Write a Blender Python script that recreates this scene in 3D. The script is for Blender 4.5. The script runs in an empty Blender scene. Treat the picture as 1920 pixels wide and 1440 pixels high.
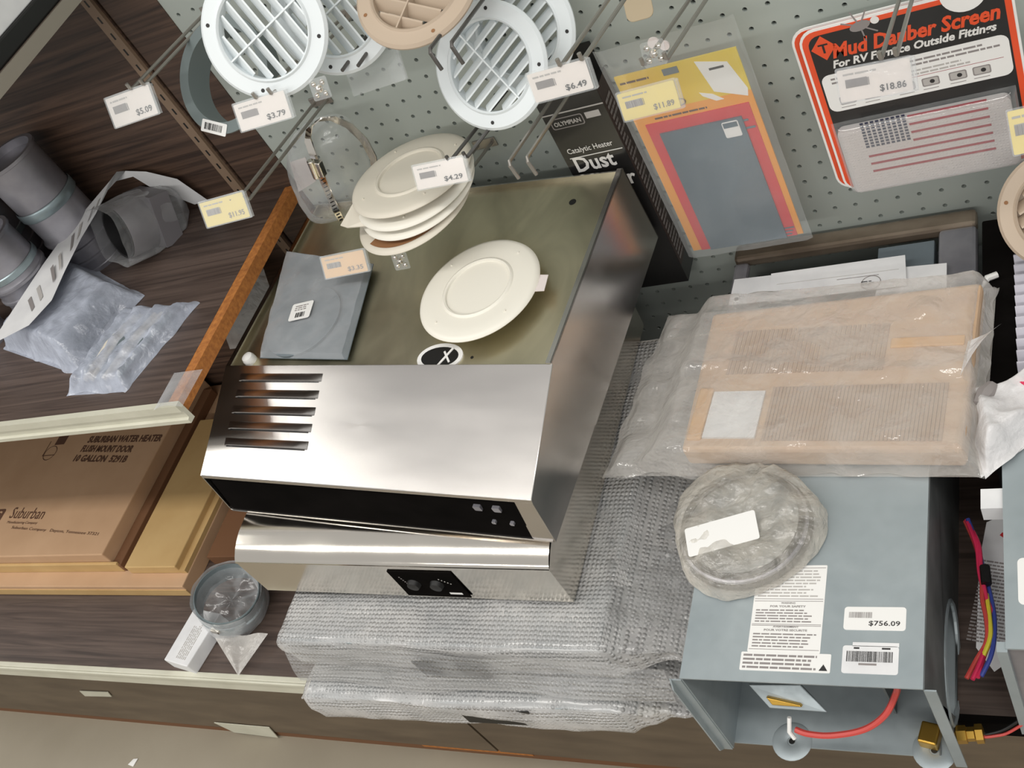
import bpy, math, random
from mathutils import Matrix, Vector, noise
random.seed(7)
S = 0.0254                      # everything below is written in inches
PI = math.pi
scn = bpy.context.scene
COL = scn.collection
# ------------------------------------------------------------------ camera
RC = ((0.866612, 0.245085, -0.434646), (-0.090946, -0.778893, -0.620527), (-0.490625, 0.577285, -0.652709))
CC = (12.726561, -41.953661, 37.791882)
FPX = 2029.323
cam = bpy.data.cameras.new('camera'); camo = bpy.data.objects.new('camera', cam); COL.objects.link(camo)
r_, d_, f_ = [Vector(v) for v in RC]
mw = Matrix.Identity(4)
for i in range(3):
    mw[i][0] = r_[i]; mw[i][1] = -d_[i]; mw[i][2] = -f_[i]; mw[i][3] = CC[i]*S
camo.matrix_world = mw
cam.sensor_width = 36; cam.lens = 36*FPX/1920; cam.clip_start = .01; cam.clip_end = 100
scn.camera = camo
# ------------------------------------------------------------------ light and exposure
vs = scn.view_settings
vs.view_transform = 'Standard'; vs.look = 'None'; vs.gamma = 1; vs.use_curve_mapping = False
vs.exposure = 0.02
w = bpy.data.worlds.new('world'); scn.world = w; w.use_nodes = True
bg = w.node_tree.nodes['Background']; bg.inputs[0].default_value = (1, .99, .97, 1); bg.inputs[1].default_value = .52
def tube_light(y, z, x0, x1, watts, wid=7):
    li = bpy.data.lights.new('ceiling_tube', 'AREA'); li.shape = 'RECTANGLE'
    li.size = (x1-x0)*S; li.size_y = wid*S; li.energy = watts; li.color = (1, .975, .93)
    o = bpy.data.objects.new('ceiling_tube', li); COL.objects.link(o)
    o.location = ((x0+x1)/2*S, y*S, z*S)
    return o
tube_light(-48, 96, -110, 90, 50, 10)
tube_light(-165, 96, -120, 110, 130, 12)
tube_light(-21, 96, -190, -113, 26, 30)
tube_light(70, 96, -130, 90, 30)
# ------------------------------------------------------------------ projection helpers: a line of sight meets a plane of the place
def ray(u, v):
    a, b = (u-960)/FPX, (v-720)/FPX
    return r_*a + d_*b + f_
def Yp(u, v, y): d = ray(u, v); c = Vector(CC); return c + d*((y-c.y)/d.y)
def Zp(u, v, z): d = ray(u, v); c = Vector(CC); return c + d*((z-c.z)/d.z)
def Xp(u, v, x): d = ray(u, v); c = Vector(CC); return c + d*((x-c.x)/d.x)
# ------------------------------------------------------------------ materials
MATS = {}
def lin(c):
    return tuple(((x/255)/12.92 if x/255 <= .04045 else ((x/255+.055)/1.055)**2.4) for x in c)
def M(name, col, rough=.5, metal=0, var=None, bump=None, alpha=1, coat=0, aniso=0, rvar=None, film=None, spec=.5, trans=0):
    m = bpy.data.materials.new(name); m.use_nodes = True; nt = m.node_tree; N = nt.nodes; L = nt.links
    b = N['Principled BSDF']
    c1 = lin(col)
    b.inputs['Base Color'].default_value = (*c1, 1)
    b.inputs['Roughness'].default_value = rough; b.inputs['Metallic'].default_value = metal
    b.inputs['Alpha'].default_value = alpha; b.inputs['Coat Weight'].default_value = coat
    b.inputs['Coat Roughness'].default_value = .12
    b.inputs['Anisotropic'].default_value = aniso
    b.inputs['Specular IOR Level'].default_value = spec
    b.inputs['Transmission Weight'].default_value = trans
    tc = N.new('ShaderNodeTexCoord')
    def mapped(scale):
        mp = N.new('ShaderNodeMapping'); mp.inputs['Scale'].default_value = tuple(s/S for s in scale)
        L.new(tc.outputs['Object'], mp.inputs['Vector']); return mp.outputs[0]
    def nz(scale, detail=4, dist=0, lo=.3, hi=.7):
        n = N.new('ShaderNodeTexNoise'); n.inputs['Scale'].default_value = 1; n.inputs['Detail'].default_value = detail
        n.inputs['Distortion'].default_value = dist
        L.new(mapped(scale), n.inputs['Vector'])
        r = N.new('ShaderNodeMapRange'); r.inputs[1].default_value = lo; r.inputs[2].default_value = hi
        L.new(n.outputs['Fac'], r.inputs[0]); return r.outputs[0]
    if var:                                        # (scale xyz, second colour, detail, distortion)
        mx = N.new('ShaderNodeMix'); mx.data_type = 'RGBA'
        mx.inputs[6].default_value = (*c1, 1); mx.inputs[7].default_value = (*lin(var[1]), 1)
        L.new(nz(var[0], var[2] if len(var) > 2 else 4, var[3] if len(var) > 3 else 0), mx.inputs[0])
        L.new(mx.outputs[2], b.inputs['Base Color'])
    if rvar:                                       # (scale, rough a, rough b)
        r = N.new('ShaderNodeMapRange'); r.inputs[3].default_value = rvar[1]; r.inputs[4].default_value = rvar[2]
        L.new(nz(rvar[0]), r.inputs[0]); L.new(r.outputs[0], b.inputs['Roughness'])
    if bump:                                       # (kind, scale xyz, strength, distance inches)
        bn = N.new('ShaderNodeBump'); bn.inputs['Strength'].default_value = bump[2]; bn.inputs['Distance'].default_value = bump[3]*S
        if bump[0] == 'noise':
            L.new(nz(bump[1], 5, .3), bn.inputs['Height'])
        elif bump[0] == 'bubble':
            vo = N.new('ShaderNodeTexVoronoi'); vo.inputs['Scale'].default_value = 1; vo.inputs['Randomness'].default_value = .18
            L.new(mapped(bump[1]), vo.inputs['Vector'])
            r = N.new('ShaderNodeMapRange'); r.inputs[1].default_value = .5; r.inputs[2].default_value = .15
            L.new(vo.outputs['Distance'], r.inputs[0]); L.new(r.outputs[0], bn.inputs['Height'])
        L.new(bn.outputs[0], b.inputs['Normal']); L.new(bn.outputs[0], b.inputs['Coat Normal'])
    if film:                                       # (alpha facing, alpha grazing, noise scale, noise amount): a thin film is denser at grazing angles
        lw = N.new('ShaderNodeLayerWeight'); lw.inputs[0].default_value = .45
        r = N.new('ShaderNodeMapRange'); r.inputs[3].default_value = film[0]; r.inputs[4].default_value = film[1]
        L.new(lw.outputs['Facing'], r.inputs[0])
        a = N.new('ShaderNodeMath'); a.operation = 'MULTIPLY_ADD'; a.use_clamp = True
        L.new(nz((film[2],)*3, 3, .5), a.inputs[0]); a.inputs[1].default_value = film[3]; L.new(r.outputs[0], a.inputs[2])
        b.inputs['Coat Weight'].default_value = 0; b.inputs['Specular IOR Level'].default_value = 0
        tr = N.new('ShaderNodeBsdfTransparent'); m1 = N.new('ShaderNodeMixShader'); m2 = N.new('ShaderNodeMixShader')
        gl = N.new('ShaderNodeBsdfGlossy'); gl.inputs['Roughness'].default_value = rough; gl.inputs['Color'].default_value = (1, 1, 1, 1)
        L.new(a.outputs[0], m1.inputs[0]); L.new(tr.outputs[0], m1.inputs[1]); L.new(b.outputs[0], m1.inputs[2])
        fr = N.new('ShaderNodeLayerWeight'); fr.inputs[0].default_value = .5
        pw = N.new('ShaderNodeMath'); pw.operation = 'POWER'; pw.inputs[1].default_value = 4; L.new(fr.outputs['Facing'], pw.inputs[0])
        k = N.new('ShaderNodeMath'); k.operation = 'MULTIPLY_ADD'; k.use_clamp = True; k.inputs[1].default_value = .35; k.inputs[2].default_value = .03+.03*coat
        L.new(pw.outputs[0], k.inputs[0]); L.new(k.outputs[0], m2.inputs[0]); L.new(m1.outputs[0], m2.inputs[1]); L.new(gl.outputs[0], m2.inputs[2])
        if bump: L.new(bn.outputs[0], gl.inputs['Normal']); L.new(bn.outputs[0], fr.inputs['Normal'])
        L.new(m2.outputs[0], N['Material Output'].inputs['Surface'])
    MATS[name] = m
    return m
M('peg', (176, 183, 177), .55, var=((.15, .15, .15), (168, 175, 169)))
M('pegback', (16, 17, 16), .9)
M('wood', (96, 74, 60), .5, var=((.09, 3.0, 3.2), (44, 31, 25), 8, .8), bump=('noise', (.3, 8, 8), .15, .01))
M('deckwood', (98, 83, 75), .42, var=((.10, 2.6, 2.6), (60, 49, 44), 8, 1.2), bump=('noise', (.4, 6, 6), .1, .01))
M('kick', (106, 92, 74), .5, var=((.2, .8, .8), (86, 73, 58)))
M('cream', (205, 203, 186), .42, var=((.5, .5, .5), (194, 192, 174)))
M('standard', (136, 114, 94), .5)
M('particle', (186, 120, 56), .8, var=((4, 4, 4), (150, 90, 40)), bump=('noise', (9, 9, 9), .5, .02))
M('black', (14, 13, 12), .5)
M('blackgloss', (15, 14, 13), .5, var=((.3, .6, .6), (22, 20, 19)), spec=0)
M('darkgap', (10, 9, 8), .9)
M('floor', (158, 149, 132), .55, var=((.08, .08, .08), (138, 129, 112), 6), bump=('noise', (1, 1, 1), .1, .02))
M('steel', (206, 202, 198), .24, 1, rvar=((.12, .5, .5), .19, .26), aniso=.3)
M('steeltop', (226, 218, 190), .36, 1, rvar=((.25, .25, .25), .3, .45), var=((.3, .12, .3), (196, 190, 164), 3, 1.5))
M('polished', (224, 218, 208), .12, 1, rvar=((.3, .3, .3), .09, .16))
M('galv', (168, 177, 180), .5, .4, var=((.28, .28, .28), (152, 162, 166), 5, .6), rvar=((2, 2, 2), .4, .56))
M('galvdark', (128, 132, 132), .5, .4, var=((.4, .4, .4), (92, 96, 96)))
M('steelgray', (168, 166, 172), .38, .6, var=((.4, .4, .4), (132, 131, 138)))
M('duct', (158, 172, 176), .34, .6, var=((.5, .5, .5), (132, 146, 150)))
M('wire', (158, 153, 146), .35, .7)
M('wiredark', (104, 101, 98), .4, .7)
M('vent', (226, 232, 234), .4, bump=('noise', (2, 2, 2), .03, .01))
M('ventgray', (132, 136, 138), .5)
M('tan', (184, 166, 146), .45)
M('almond', (206, 196, 172), .45)
M('plate', (232, 228, 216), .4)
M('plateold', (214, 207, 192), .45)
M('plugtan', (176, 160, 132), .5)
M('stain', (140, 98, 62), .7)
M('absgray', (112, 122, 122), .45)
M('label', (232, 231, 228), .5)
M('paper', (226, 226, 226), .6, var=((.8, .8, .8), (214, 214, 215)))
M('paperwarm', (222, 212, 208), .6)
M('tagw', (236, 228, 222), .35)
M('tagy', (232, 214, 140), .4)
M('tagp', (226, 192, 152), .4)
M('ink', (40, 38, 38), .6)
M('inkgray', (138, 132, 130), .6)
M('inkfaint', (178, 174, 170), .6)
M('inkbrown', (92, 62, 44), .8)
M('cardboard', (194, 158, 124), .75, var=((.3, .3, .3), (184, 148, 114)), bump=('noise', (.2, 3, 3), .1, .02))
M('cardyellow', (196, 164, 112), .75, var=((.3, .3, .3), (184, 150, 98)))
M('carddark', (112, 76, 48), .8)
M('white', (228, 228, 226), .5)
M('red', (196, 34, 40), .45)
M('redpkg', (206, 40, 48), .4, coat=.3)
M('orange', (226, 78, 34), .5, coat=.3)
M('yellow', (222, 200, 44), .4, var=((.15, .15, .15), (222, 176, 48), 1), coat=.3)
M('amber', (232, 154, 44), .4, coat=.3)
M('screenblue', (112, 130, 142), .28, .5, var=((.25, .25, .25), (92, 110, 124)))
M('pkgblack', (26, 25, 25), .4, coat=.25)
M('pkgbrown', (58, 34, 28), .45, coat=.2, var=((.4, .4, .4), (40, 24, 22)))
M('pkgtext', (226, 224, 220), .5)
M('navy', (44, 48, 70), .5)
M('flagred', (150, 48, 58), .5)
M('mesh', (206, 200, 198), .4, .3, bump=('bubble', (7, 7, 7), .6, .03))
M('pad', (200, 170, 138), .7, var=((.15, 1.2, .5), (188, 158, 130), 3), bump=('noise', (5, 5, 5), .3, .02))
M('padgroove', (168, 142, 118), .8)
M('padtan', (206, 160, 100), .6)
M('brass', (196, 156, 72), .3, .9)
M('wirered', (196, 72, 66), .4)
M('wirepink', (206, 44, 84), .4)
M('wireblue', (58, 72, 150), .4)
M('wireyellow', (214, 200, 60), .4)
M('finwhite', (206, 204, 214), .35)
M('bubble', (204, 202, 200), .2, bump=('bubble', (4.3, 4.3, 4.3), .9, .09), film=(.34, .8, .6, .26), coat=1)
M('bubbleclear', (176, 176, 175), .28, bump=('bubble', (4.3, 4.3, 4.3), .9, .08), film=(.12, .6, .6, .25), coat=.4)
M('film', (222, 224, 226), .16, bump=('noise', (.9, .9, .9), .5, .1), film=(.05, .5, .7, .10), coat=.5)
M('filmmilky', (216, 212, 206), .2, bump=('noise', (.8, .8, .8), .7, .16), film=(.26, .8, .6, .22), coat=.6)
M('filmpad', (226, 222, 216), .10, bump=('noise', (.5, .5, .5), .6, .3), film=(.12, .62, .5, .16), coat=1)
M('filmcoil', (220, 214, 202), .16, bump=('noise', (1, 1, 1), .9, .2), film=(.12, .6, .8, .25), coat=1)
M('bootgray', (112, 109, 112), .5)
M('filmwhite', (226, 224, 224), .3, bump=('noise', (.8, .8, .8), .7, .16), film=(.7, .95, .5, .25), coat=.3)
M('filmblue', (186, 192, 206), .22, bump=('noise', (1.1, .9, .9), .7, .12), film=(.34, .85, .9, .25), coat=.6)
M('clear', (236, 240, 240), .08, film=(.03, .45, .5, .03), coat=.4)
M('bluegray', (108, 116, 128), .5)
M('wrapdark', (30, 29, 30), .6)
M('graymat', (104, 114, 120), .5, var=((.3, .3, .3), (96, 106, 112)))
M('shelfedge', (150, 142, 130), .4, .3)
M('brown_edge', (96, 84, 74), .6)
M('railmetal', (158, 144, 128), .35, .6, var=((.3, .6, .6), (112, 98, 84), 4))
# ------------------------------------------------------------------ mesh builder
FONT = None
def basis(o, x, z):
    """frame with origin o, u along x, normal near z"""
    x = Vector(x).normalized(); z = Vector(z); z = (z - x*z.dot(x)).normalized(); y = z.cross(x)
    m = Matrix.Identity(4)
    for i in range(3): m[i][0] = x[i]; m[i][1] = y[i]; m[i][2] = z[i]; m[i][3] = o[i]
    return m
I4 = Matrix.Identity(4)
class MB:
    def __init__(s, F=None): s.v = []; s.f = []; s.m = []; s.mats = []; s.F = F or I4
    def mi(s, mat):
        if mat not in s.mats: s.mats.append(mat)
        return s.mats.index(mat)
    def add(s, vs, fs, mat, F=None):
        F = s.F if (F is None or F == s.F) else s.F @ F
        k = len(s.v); s.v += [F @ Vector(p) for p in vs]
        i = s.mi(mat)
        for f in fs: s.f.append(tuple(k+a for a in f)); s.m.append(i)
        return s
    def box(s, x0, x1, y0, y1, z0, z1, mat, F=None):
        return s.add([(x, y, z) for z in (z0, z1) for y in (y0, y1) for x in (x0, x1)],
                     [(0, 2, 3, 1), (4, 5, 7, 6), (0, 1, 5, 4), (2, 6, 7, 3), (0, 4, 6, 2), (1, 3, 7, 5)], mat, F)
    def rect(s, u0, v0, u1, v1, d, mat, F=None, t=.012):
        return s.box(u0, u1, v0, v1, d-t, d, mat, F)
    def quad(s, pts, mat, F=None): return s.add(pts, [tuple(range(len(pts)))], mat, F)
    def prism(s, poly, h0, h1, mat, F=None):
        """polygon in the frame's xy plane extruded along its z"""
        n = len(poly); a = sum(poly[i][0]*poly[(i+1) % n][1]-poly[(i+1) % n][0]*poly[i][1] for i in range(n))
        if a < 0: poly = poly[::-1]
        vs = [(x, y, h0) for x, y in poly]+[(x, y, h1) for x, y in poly]
        fs = [tuple(range(n))[::-1], tuple(range(n, 2*n))]+[(i, (i+1) % n, n+(i+1) % n, n+i) for i in range(n)]
        return s.add(vs, fs, mat, F)
    def slab(s, pts, t, mat):
        """planar polygon in 3d with thickness t downwards along its normal"""
        pts = [Vector(p) for p in pts]; n = (pts[1]-pts[0]).cross(pts[2]-pts[1]).normalized()
        k = len(pts); vs = pts+[p-n*t for p in pts]
        fs = [tuple(range(k)), tuple(range(k, 2*k))[::-1]]+[((i+1) % k, i, k+i, k+(i+1) % k) for i in range(k)]
        return s.add(vs, fs, mat)
    def tube(s, path, r, mat, n=8, closed=False, cap=True):
        P = [Vector(p) for p in path]; m = len(P); rings = []
        rr = r if isinstance(r, (list, tuple)) else [r]*m
        up = None
        for i in range(m):
            t = (P[(i+1) % m]-P[i-1]) if closed else (P[min(i+1, m-1)]-P[max(i-1, 0)])
            t = t.normalized()
            if up is None: up = Vector((0, 0, 1)) if abs(t.z) < .9 else Vector((1, 0, 0))
            a = t.cross(up); 
            if a.length < 1e-6: a = t.cross(Vector((1, 0, 0)))
            a.normalize(); b = a.cross(t).normalized(); up = b
            rings.append([P[i]+(a*math.cos(2*PI*k/n)+b*math.sin(2*PI*k/n))*rr[i] for k in range(n)])
        vs = [p for q in rings for p in q]; fs = []
        for i in range(m if closed else m-1):
            j = (i+1) % m
            for k in range(n): l = (k+1) % n; fs.append((i*n+k, i*n+l, j*n+l, j*n+k))
        if not closed and cap: fs += [tuple(range(n))[::-1], tuple(range((m-1)*n, m*n))]
        return s.add(vs, fs, mat)
    def lathe(s, prof, mat, F=None, n=48, a0=0, a1=2*PI, closed=False):
        """prof: (radius, height) revolved about the frame's z"""
        full = abs(a1-a0-2*PI) < 1e-6; m = n if full else n+1; k = len(prof)
        vs = [(r*math.cos(a0+(a1-a0)*i/n), r*math.sin(a0+(a1-a0)*i/n), h) for i in range(m) for r, h in prof]
        fs = []
        for i in range(n):
            j = (i+1) % m
            for q in range(k if closed else k-1):
                q2 = (q+1) % k; fs.append((i*k+q, j*k+q, j*k+q2, i*k+q2))
        return s.add(vs, fs, mat, F)
    def grid(s, fn, nu, nv, mat, F=None):
        vs = [fn(i/nu, j/nv) for j in range(nv+1) for i in range(nu+1)]
        fs = [(j*(nu+1)+i, j*(nu+1)+i+1, (j+1)*(nu+1)+i+1, (j+1)*(nu+1)+i) for j in range(nv) for i in range(nu)]
        return s.add(vs, fs, mat, F)
    def text(s, st, F, u, v, width, height, mat, bold=.0, shear=0, d=.03):
        """lettering set into width x height with its lower left at u, v of frame F"""
        c = bpy.data.curves.new('t', 'FONT'); c.body = st; c.size = 1; c.offset = bold; c.shear = shear; c.resolution_u = 2
        o = bpy.data.objects.new('t', c); COL.objects.link(o)
        dg = bpy.context.evaluated_depsgraph_get(); me = bpy.data.meshes.new_from_object(o.evaluated_get(dg))
        xs = [p.co.x for p in me.vertices]; ys = [p.co.y for p in me.vertices]
        if xs:
            x0, x1, y0, y1 = min(xs), max(xs), min(ys), max(ys)
            sx = width/(x1-x0); sy = height/max(y1-y0, .01)
            s.add([((p.co.x-x0)*sx+u, (p.co.y-y0)*sy+v, d) for p in me.vertices], [tuple(p.vertices) for p in me.polygons], mat, F)
        bpy.data.objects.remove(o); bpy.data.curves.remove(c); bpy.data.meshes.remove(me)
        return s
    def lines(s, F, u, v, wid, hgt, n, mat, fill=.45, d=.02, jit=.25, seg=1):
        """rows of print too small to read"""
        for i in range(n):
            y = v+hgt-(i+.75)*hgt/n; a = u
            ww = wid*(1-jit*random.random())
            while a < u+ww-.02:
                l = min(u+ww-a, (.12+.35*random.random())*seg); s.rect(a, y, a+l, y+hgt/n*fill, d, mat, F, t=.008); a += l+.05*seg
        return s
    def barcode(s, F, u, v, wid, hgt, mat='ink', d=.02, n=26):
        x = u
        for i in range(n):
            wv = wid/n*(.3+.5*random.random()); s.rect(x, v, x+wv, v+hgt, d, mat, F, t=.008); x += wid/n
        return s
    def build(s, name, parent=None, smooth=40, solid=0, bevel=0):
        W = Matrix(parent['_W']) if parent is not None else I4
        inv = W.inverted()
        me = bpy.data.meshes.new(name)
        me.from_pydata([(inv @ p)*S for p in s.v], [], s.f); me.validate()
        for k in s.mats: me.materials.append(MATS[k])
        for p, i in zip(me.polygons, s.m): p.material_index = i; p.use_smooth = smooth > 0
        me.update()
        if smooth: me.set_sharp_from_angle(angle=math.radians(smooth))
        o = bpy.data.objects.new(name, me); COL.objects.link(o)
        if parent is not None: o.parent = parent; o['_W'] = [list(r) for r in W]
        else: o['_W'] = [list(r) for r in I4]
        if solid:
            md = o.modifiers.new('solid', 'SOLIDIFY'); md.thickness = solid*S; md.offset = 0
        if bevel:
            md = o.modifiers.new('bevel', 'BEVEL'); md.width = bevel*S; md.segments = 2; md.limit_method = 'ANGLE'; md.angle_limit = math.radians(50)
        return o
def tag(o, label, cat, group=None, kind=None):
    if label: o['label'] = label
    if cat: o['category'] = cat
    if group: o['group'] = group
    if kind: o['kind'] = kind
    return o
def thing(name, label, cat, loc, group=None, F=None):
    """an Empty at the thing's base; F (a frame in inches) turns it"""
    o = bpy.data.objects.new(name, None); COL.objects.link(o); o.empty_display_size = .02
    W = F if F is not None else Matrix.Translation(Vector(loc))
    m = W.copy(); m.translation = W.translation*S; o.matrix_world = m
    o['_W'] = [list(r) for r in W]
    return tag(o, label, cat, group)
def struct(o): o['kind'] = 'structure'; return o
def Rot(yaw, pitch, roll, o):
    return Matrix.Translation(Vector(o)) @ Matrix.Rotation(math.radians(yaw), 4, 'Z') @ Matrix.Rotation(math.radians(pitch), 4, 'X') @ Matrix.Rotation(math.radians(roll), 4, 'Y')
def nse(x, y, z=0, s=1): return noise.noise(Vector((x*s, y*s, z*s+3.3)))
def rrect(x0, y0, x1, y1, r, n=5):
    out = []
    for cx, cy, a in ((x1-r, y0+r, -PI/2), (x1-r, y1-r, 0), (x0+r, y1-r, PI/2), (x0+r, y0+r, PI)):
        out += [(cx+r*math.cos(a+PI/2*i/n), cy+r*math.sin(a+PI/2*i/n)) for i in range(n+1)]
    return out
# ================================================================== SETTING
ZD = -7.0; YD = -22.6; ZF = -19.5; ZS = 9.66
struct(MB().box(-140, 90, -150, 30, ZF-1, ZF, 'floor').build('floor', smooth=0))
# pegboard with real holes on a one-inch grid
pb = MB(); X0, X1, Z0, Z1 = -27, 16, -6, 25
R8 = .115; o8 = [(R8*math.cos(PI/8+PI/4*k), R8*math.sin(PI/8+PI/4*k)) for k in range(8)]
sq = [(.5, .5), (-.5, .5), (-.5, -.5), (.5, -.5)]
vs = []; fs = []
for i in range(X0, X1):
    for j in range(Z0, Z1):
        k = len(vs)
        vs += [(i+x, 0, j+z) for x, z in o8]+[(i+x, .22, j+z) for x, z in o8]+[(i+x, 0, j+z) for x, z in sq]
        for a in range(8): b = (a+1) % 8; fs.append((k+a, k+8+a, k+8+b, k+b))
        # octagon points 0,1 lie about 45 degrees -> corner 0 ...
        for c, (p, q, r2) in enumerate(((7, 0, 1), (1, 2, 3), (3, 4, 5), (5, 6, 7))):
            C0 = k+16+c; Cn = k+16+(c+1) % 4
            fs += [(C0, k+p, k+q), (C0, k+q, k+r2), (C0, k+r2, Cn)]
pb.add(vs, fs, 'peg')
pb.box(-27.55, 60, .22, .3, -7, 48, 'pegback')
pb.quad([(-27.55, 0, -7), (60, 0, -7), (60, 0, Z0-.5), (-27.55, 0, Z0-.5)], 'peg')
pb.quad([(-27.55, 0, Z1-.5), (60, 0, Z1-.5), (60, 0, 48), (-27.55, 0, 48)], 'peg')
pb.quad([(X1-.5, 0, Z0-.5), (60, 0, Z0-.5), (60, 0, Z1-.5), (X1-.5, 0, Z1-.5)], 'peg')
pb.quad([(-27.55, 0, Z0-.5), (-27.5, 0, Z0-.5), (-27.5, 0, Z1-.5), (-27.55, 0, Z1-.5)], 'peg')
struct(pb.build('wall_back', smooth=0))
wl = MB(); wl.box(-140, -31.0, -.06, .3, -7, 48, 'wood'); wl.box(-30.85, -27.55, -.06, .3, -7, 48, 'wood'); wl.box(-31, -30.85, .1, .3, -7, 48, 'darkgap')
struct(wl.build('wall_left', smooth=0))
st = MB(); st.box(-31.75, -31.1, -.28, -.06, -7, 48, 'standard')
for k in range(52): st.box(-31.48, -31.36, -.285, -.27, -6+k, -5.6+k, 'black')
struct(st.build('trim_1', smooth=0))
# ================================================================== SHELVING
sh = thing('base_shelf', 'long dark wood-grain bottom shelf with cream front edge above the concrete floor', 'shelf', (-20, YD, ZF))
MB().box(-130, 60, YD, -.1, ZD-.7, ZD, 'deckwood').build('deck_board', sh, 0)
m = MB(); m.box(-130, -7, YD-.35, YD, ZD-1.45, ZD+.06, 'cream'); m.box(-130, -7, YD-.5, YD-.35, ZD-.2, ZD+.06, 'cream'); m.build('front_trim', sh, 0, bevel=.05)['label'] = 'cream painted metal edge'
m = MB(); m.box(-6.9, 60, YD-.3, YD, ZD-1.2, ZD, 'blackgloss'); m.build('dark_trim', sh, 0)['label'] = 'dark metal edge'
m = MB(); m.box(-130, -22.3, YD+1.0, YD+1.6, ZF+.9, ZD-.7, 'kick'); m.box(-22.1, 60, YD+1.0, YD+1.6, ZF+.9, ZD-.7, 'kick'); m.build('kick_panel', sh, 0)
m = MB(); m.box(-130, 60, YD+1.1, YD+1.6, ZF, ZF+.9, 'carddark'); m.box(-28, -20, YD+1.05, YD+1.1, ZF+.5, ZF+.9, 'particle'); m.build('toe_strip', sh, 0)
sh = thing('display_shelf', 'dark wood-grain shelf over the cardboard boxes, raw orange right edge and cream front', 'shelf', (-40, -8, ZS-.8))
MB().box(-110, -28.4, -16, -.1, ZS-.75, ZS, 'deckwood').build('shelf_board', sh, 0)
MB().box(-28.4, -27.75, -16, -.1, ZS-.8, ZS-.01, 'particle').build('raw_edge', sh, 0)['label'] = 'raw orange particleboard edge'
m = MB(); m.prism([(-16, ZS+.12), (-16.35, ZS+.12), (-16.35, ZS-.35), (-16.25, ZS-.4), (-16.25, ZS-.85), (-16.4, ZS-.9), (-16.4, ZS-1.15), (-16, ZS-1.15)], -110, -27.5, 'cream', Matrix(((0, 0, 1, 0), (1, 0, 0, 0), (0, 1, 0, 0), (0, 0, 0, 1))))
m.build('front_trim', sh, 0)['label'] = 'cream metal price channel'
m = MB(); m.grid(lambda a, b: (-28.9+2.0*a, -16.5+2.4*b, ZS+.12+.25*math.sin(a*3)*(1-b)+.05), 10, 8, 'film'); m.build('clear_corner_cover', sh)['label'] = 'clear plastic film at the corner'
sh = thing('upper_shelf', 'upper shelf at the top left with a worn grey right edge', 'shelf', (-60, -8, 24.6))
MB().box(-110, -28.05, -11.9, -.1, 24.6, 25.25, 'brown_edge').build('shelf_board', sh, 0)
MB().box(-28.05, -27.98, -11.9, -.1, 24.6, 25.25, 'shelfedge').build('metal_edge', sh, 0)
tag(MB().box(-60, -28.15, -11.5, -.6, 25.25, 26.1, 'black').build('black_tray', smooth=0, bevel=.1), 'flat black tray on the upper shelf at the top left', 'tray')
tag(MB().box(-60, -28.3, -11.3, -.8, 26.1, 29.5, 'paper').build('pale_carton', smooth=0, bevel=.05), 'pale grey carton on the black tray, upper shelf', 'box')
# ================================================================== UPPER LEFT SHELF CONTENTS
def can(x, y, r, h, zb, label, nr=3):
    t = thing('metal_canister', label, 'duct fitting', (x, y, zb), 'grey metal duct fittings on the shelf')
    F = Matrix.Translation(Vector((x, y, zb)))
    p = [(0, 0), (r*1.02, 0), (r*1.02, .25)]
    z = .25
    for k in range(nr): p += [(r, z+.05), (r, z+.55), (r*1.06, z+.6), (r*1.06, z+.75), (r, z+.8)]; z += .85
    p += [(r*.97, z+.1), (r*.97, h-.25), (r*1.03, h-.2), (r*1.03, h), (r*.9, h), (r*.9, h-.5), (0, h-.5)]
    m = MB(); m.lathe(p, 'steelgray', F, 40); m.build('pipe_body', t, 35)
    m = MB(); m.lathe([(r*1.0, h*.55), (r*1.035, h*.56), (r*1.035, h*.62), (r*1.0, h*.63)], 'duct', F, 40); m.build('crimp_band', t)
    return t
can(-42.3, -2.7, 1.9, 8.2, ZS, 'grey metal canister farthest back against the wood wall')
can(-44.6, -6.3, 1.8, 5.6, ZS, 'grey metal canister in front of the tallest one')
can(-47.6, -3.4, 1.8, 6.0, ZS, 'grey metal canister at the left picture edge behind the others')
can(-48.3, -9.0, 1.6, 3.4, ZS, 'short grey metal canister nearest the shelf front')
# film pillow: closed shell over a quad footprint
def pillow(foot, z0, hfun, mat, name, parent, n=36, wr=.12, ws=.9, seed=0, edge=.12):
    A, B, Cc, D = [Vector((*p, 0)) if len(p) == 2 else Vector((p[0], p[1], 0)) for p in foot]
    def pos(u, v): return (A*(1-u)+B*u)*(1-v)+(D*(1-u)+Cc*u)*v
    def top(u, v):
        p = pos(u, v); e = min(u, 1-u, v, 1-v); k = min(1, e/edge) ; k = k*k*(3-2*k)
        rg = (abs(nse(p.x, p.y, seed, ws))*2.2-.5+.5*nse(p.x, p.y, seed+5, ws*2.3))*wr
        q = p.copy(); w_ = (1-k)*.35
        q.x += nse(p.x*.8, p.y*.8, seed+9)*w_; q.y += nse(p.x*.8, p.y*.8, seed+19)*w_
        return (q.x, q.y, z0+.02+k*hfun(u, v)+max(rg, -.03)*(.25+.75*k))
    m = MB(); m.grid(top, n, n, mat)
    m.grid(lambda u, v: (pos(1-u, v).x, pos(1-u, v).y, z0+.005), 2, 2, mat)
    return m.build(name, parent, 60)
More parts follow.
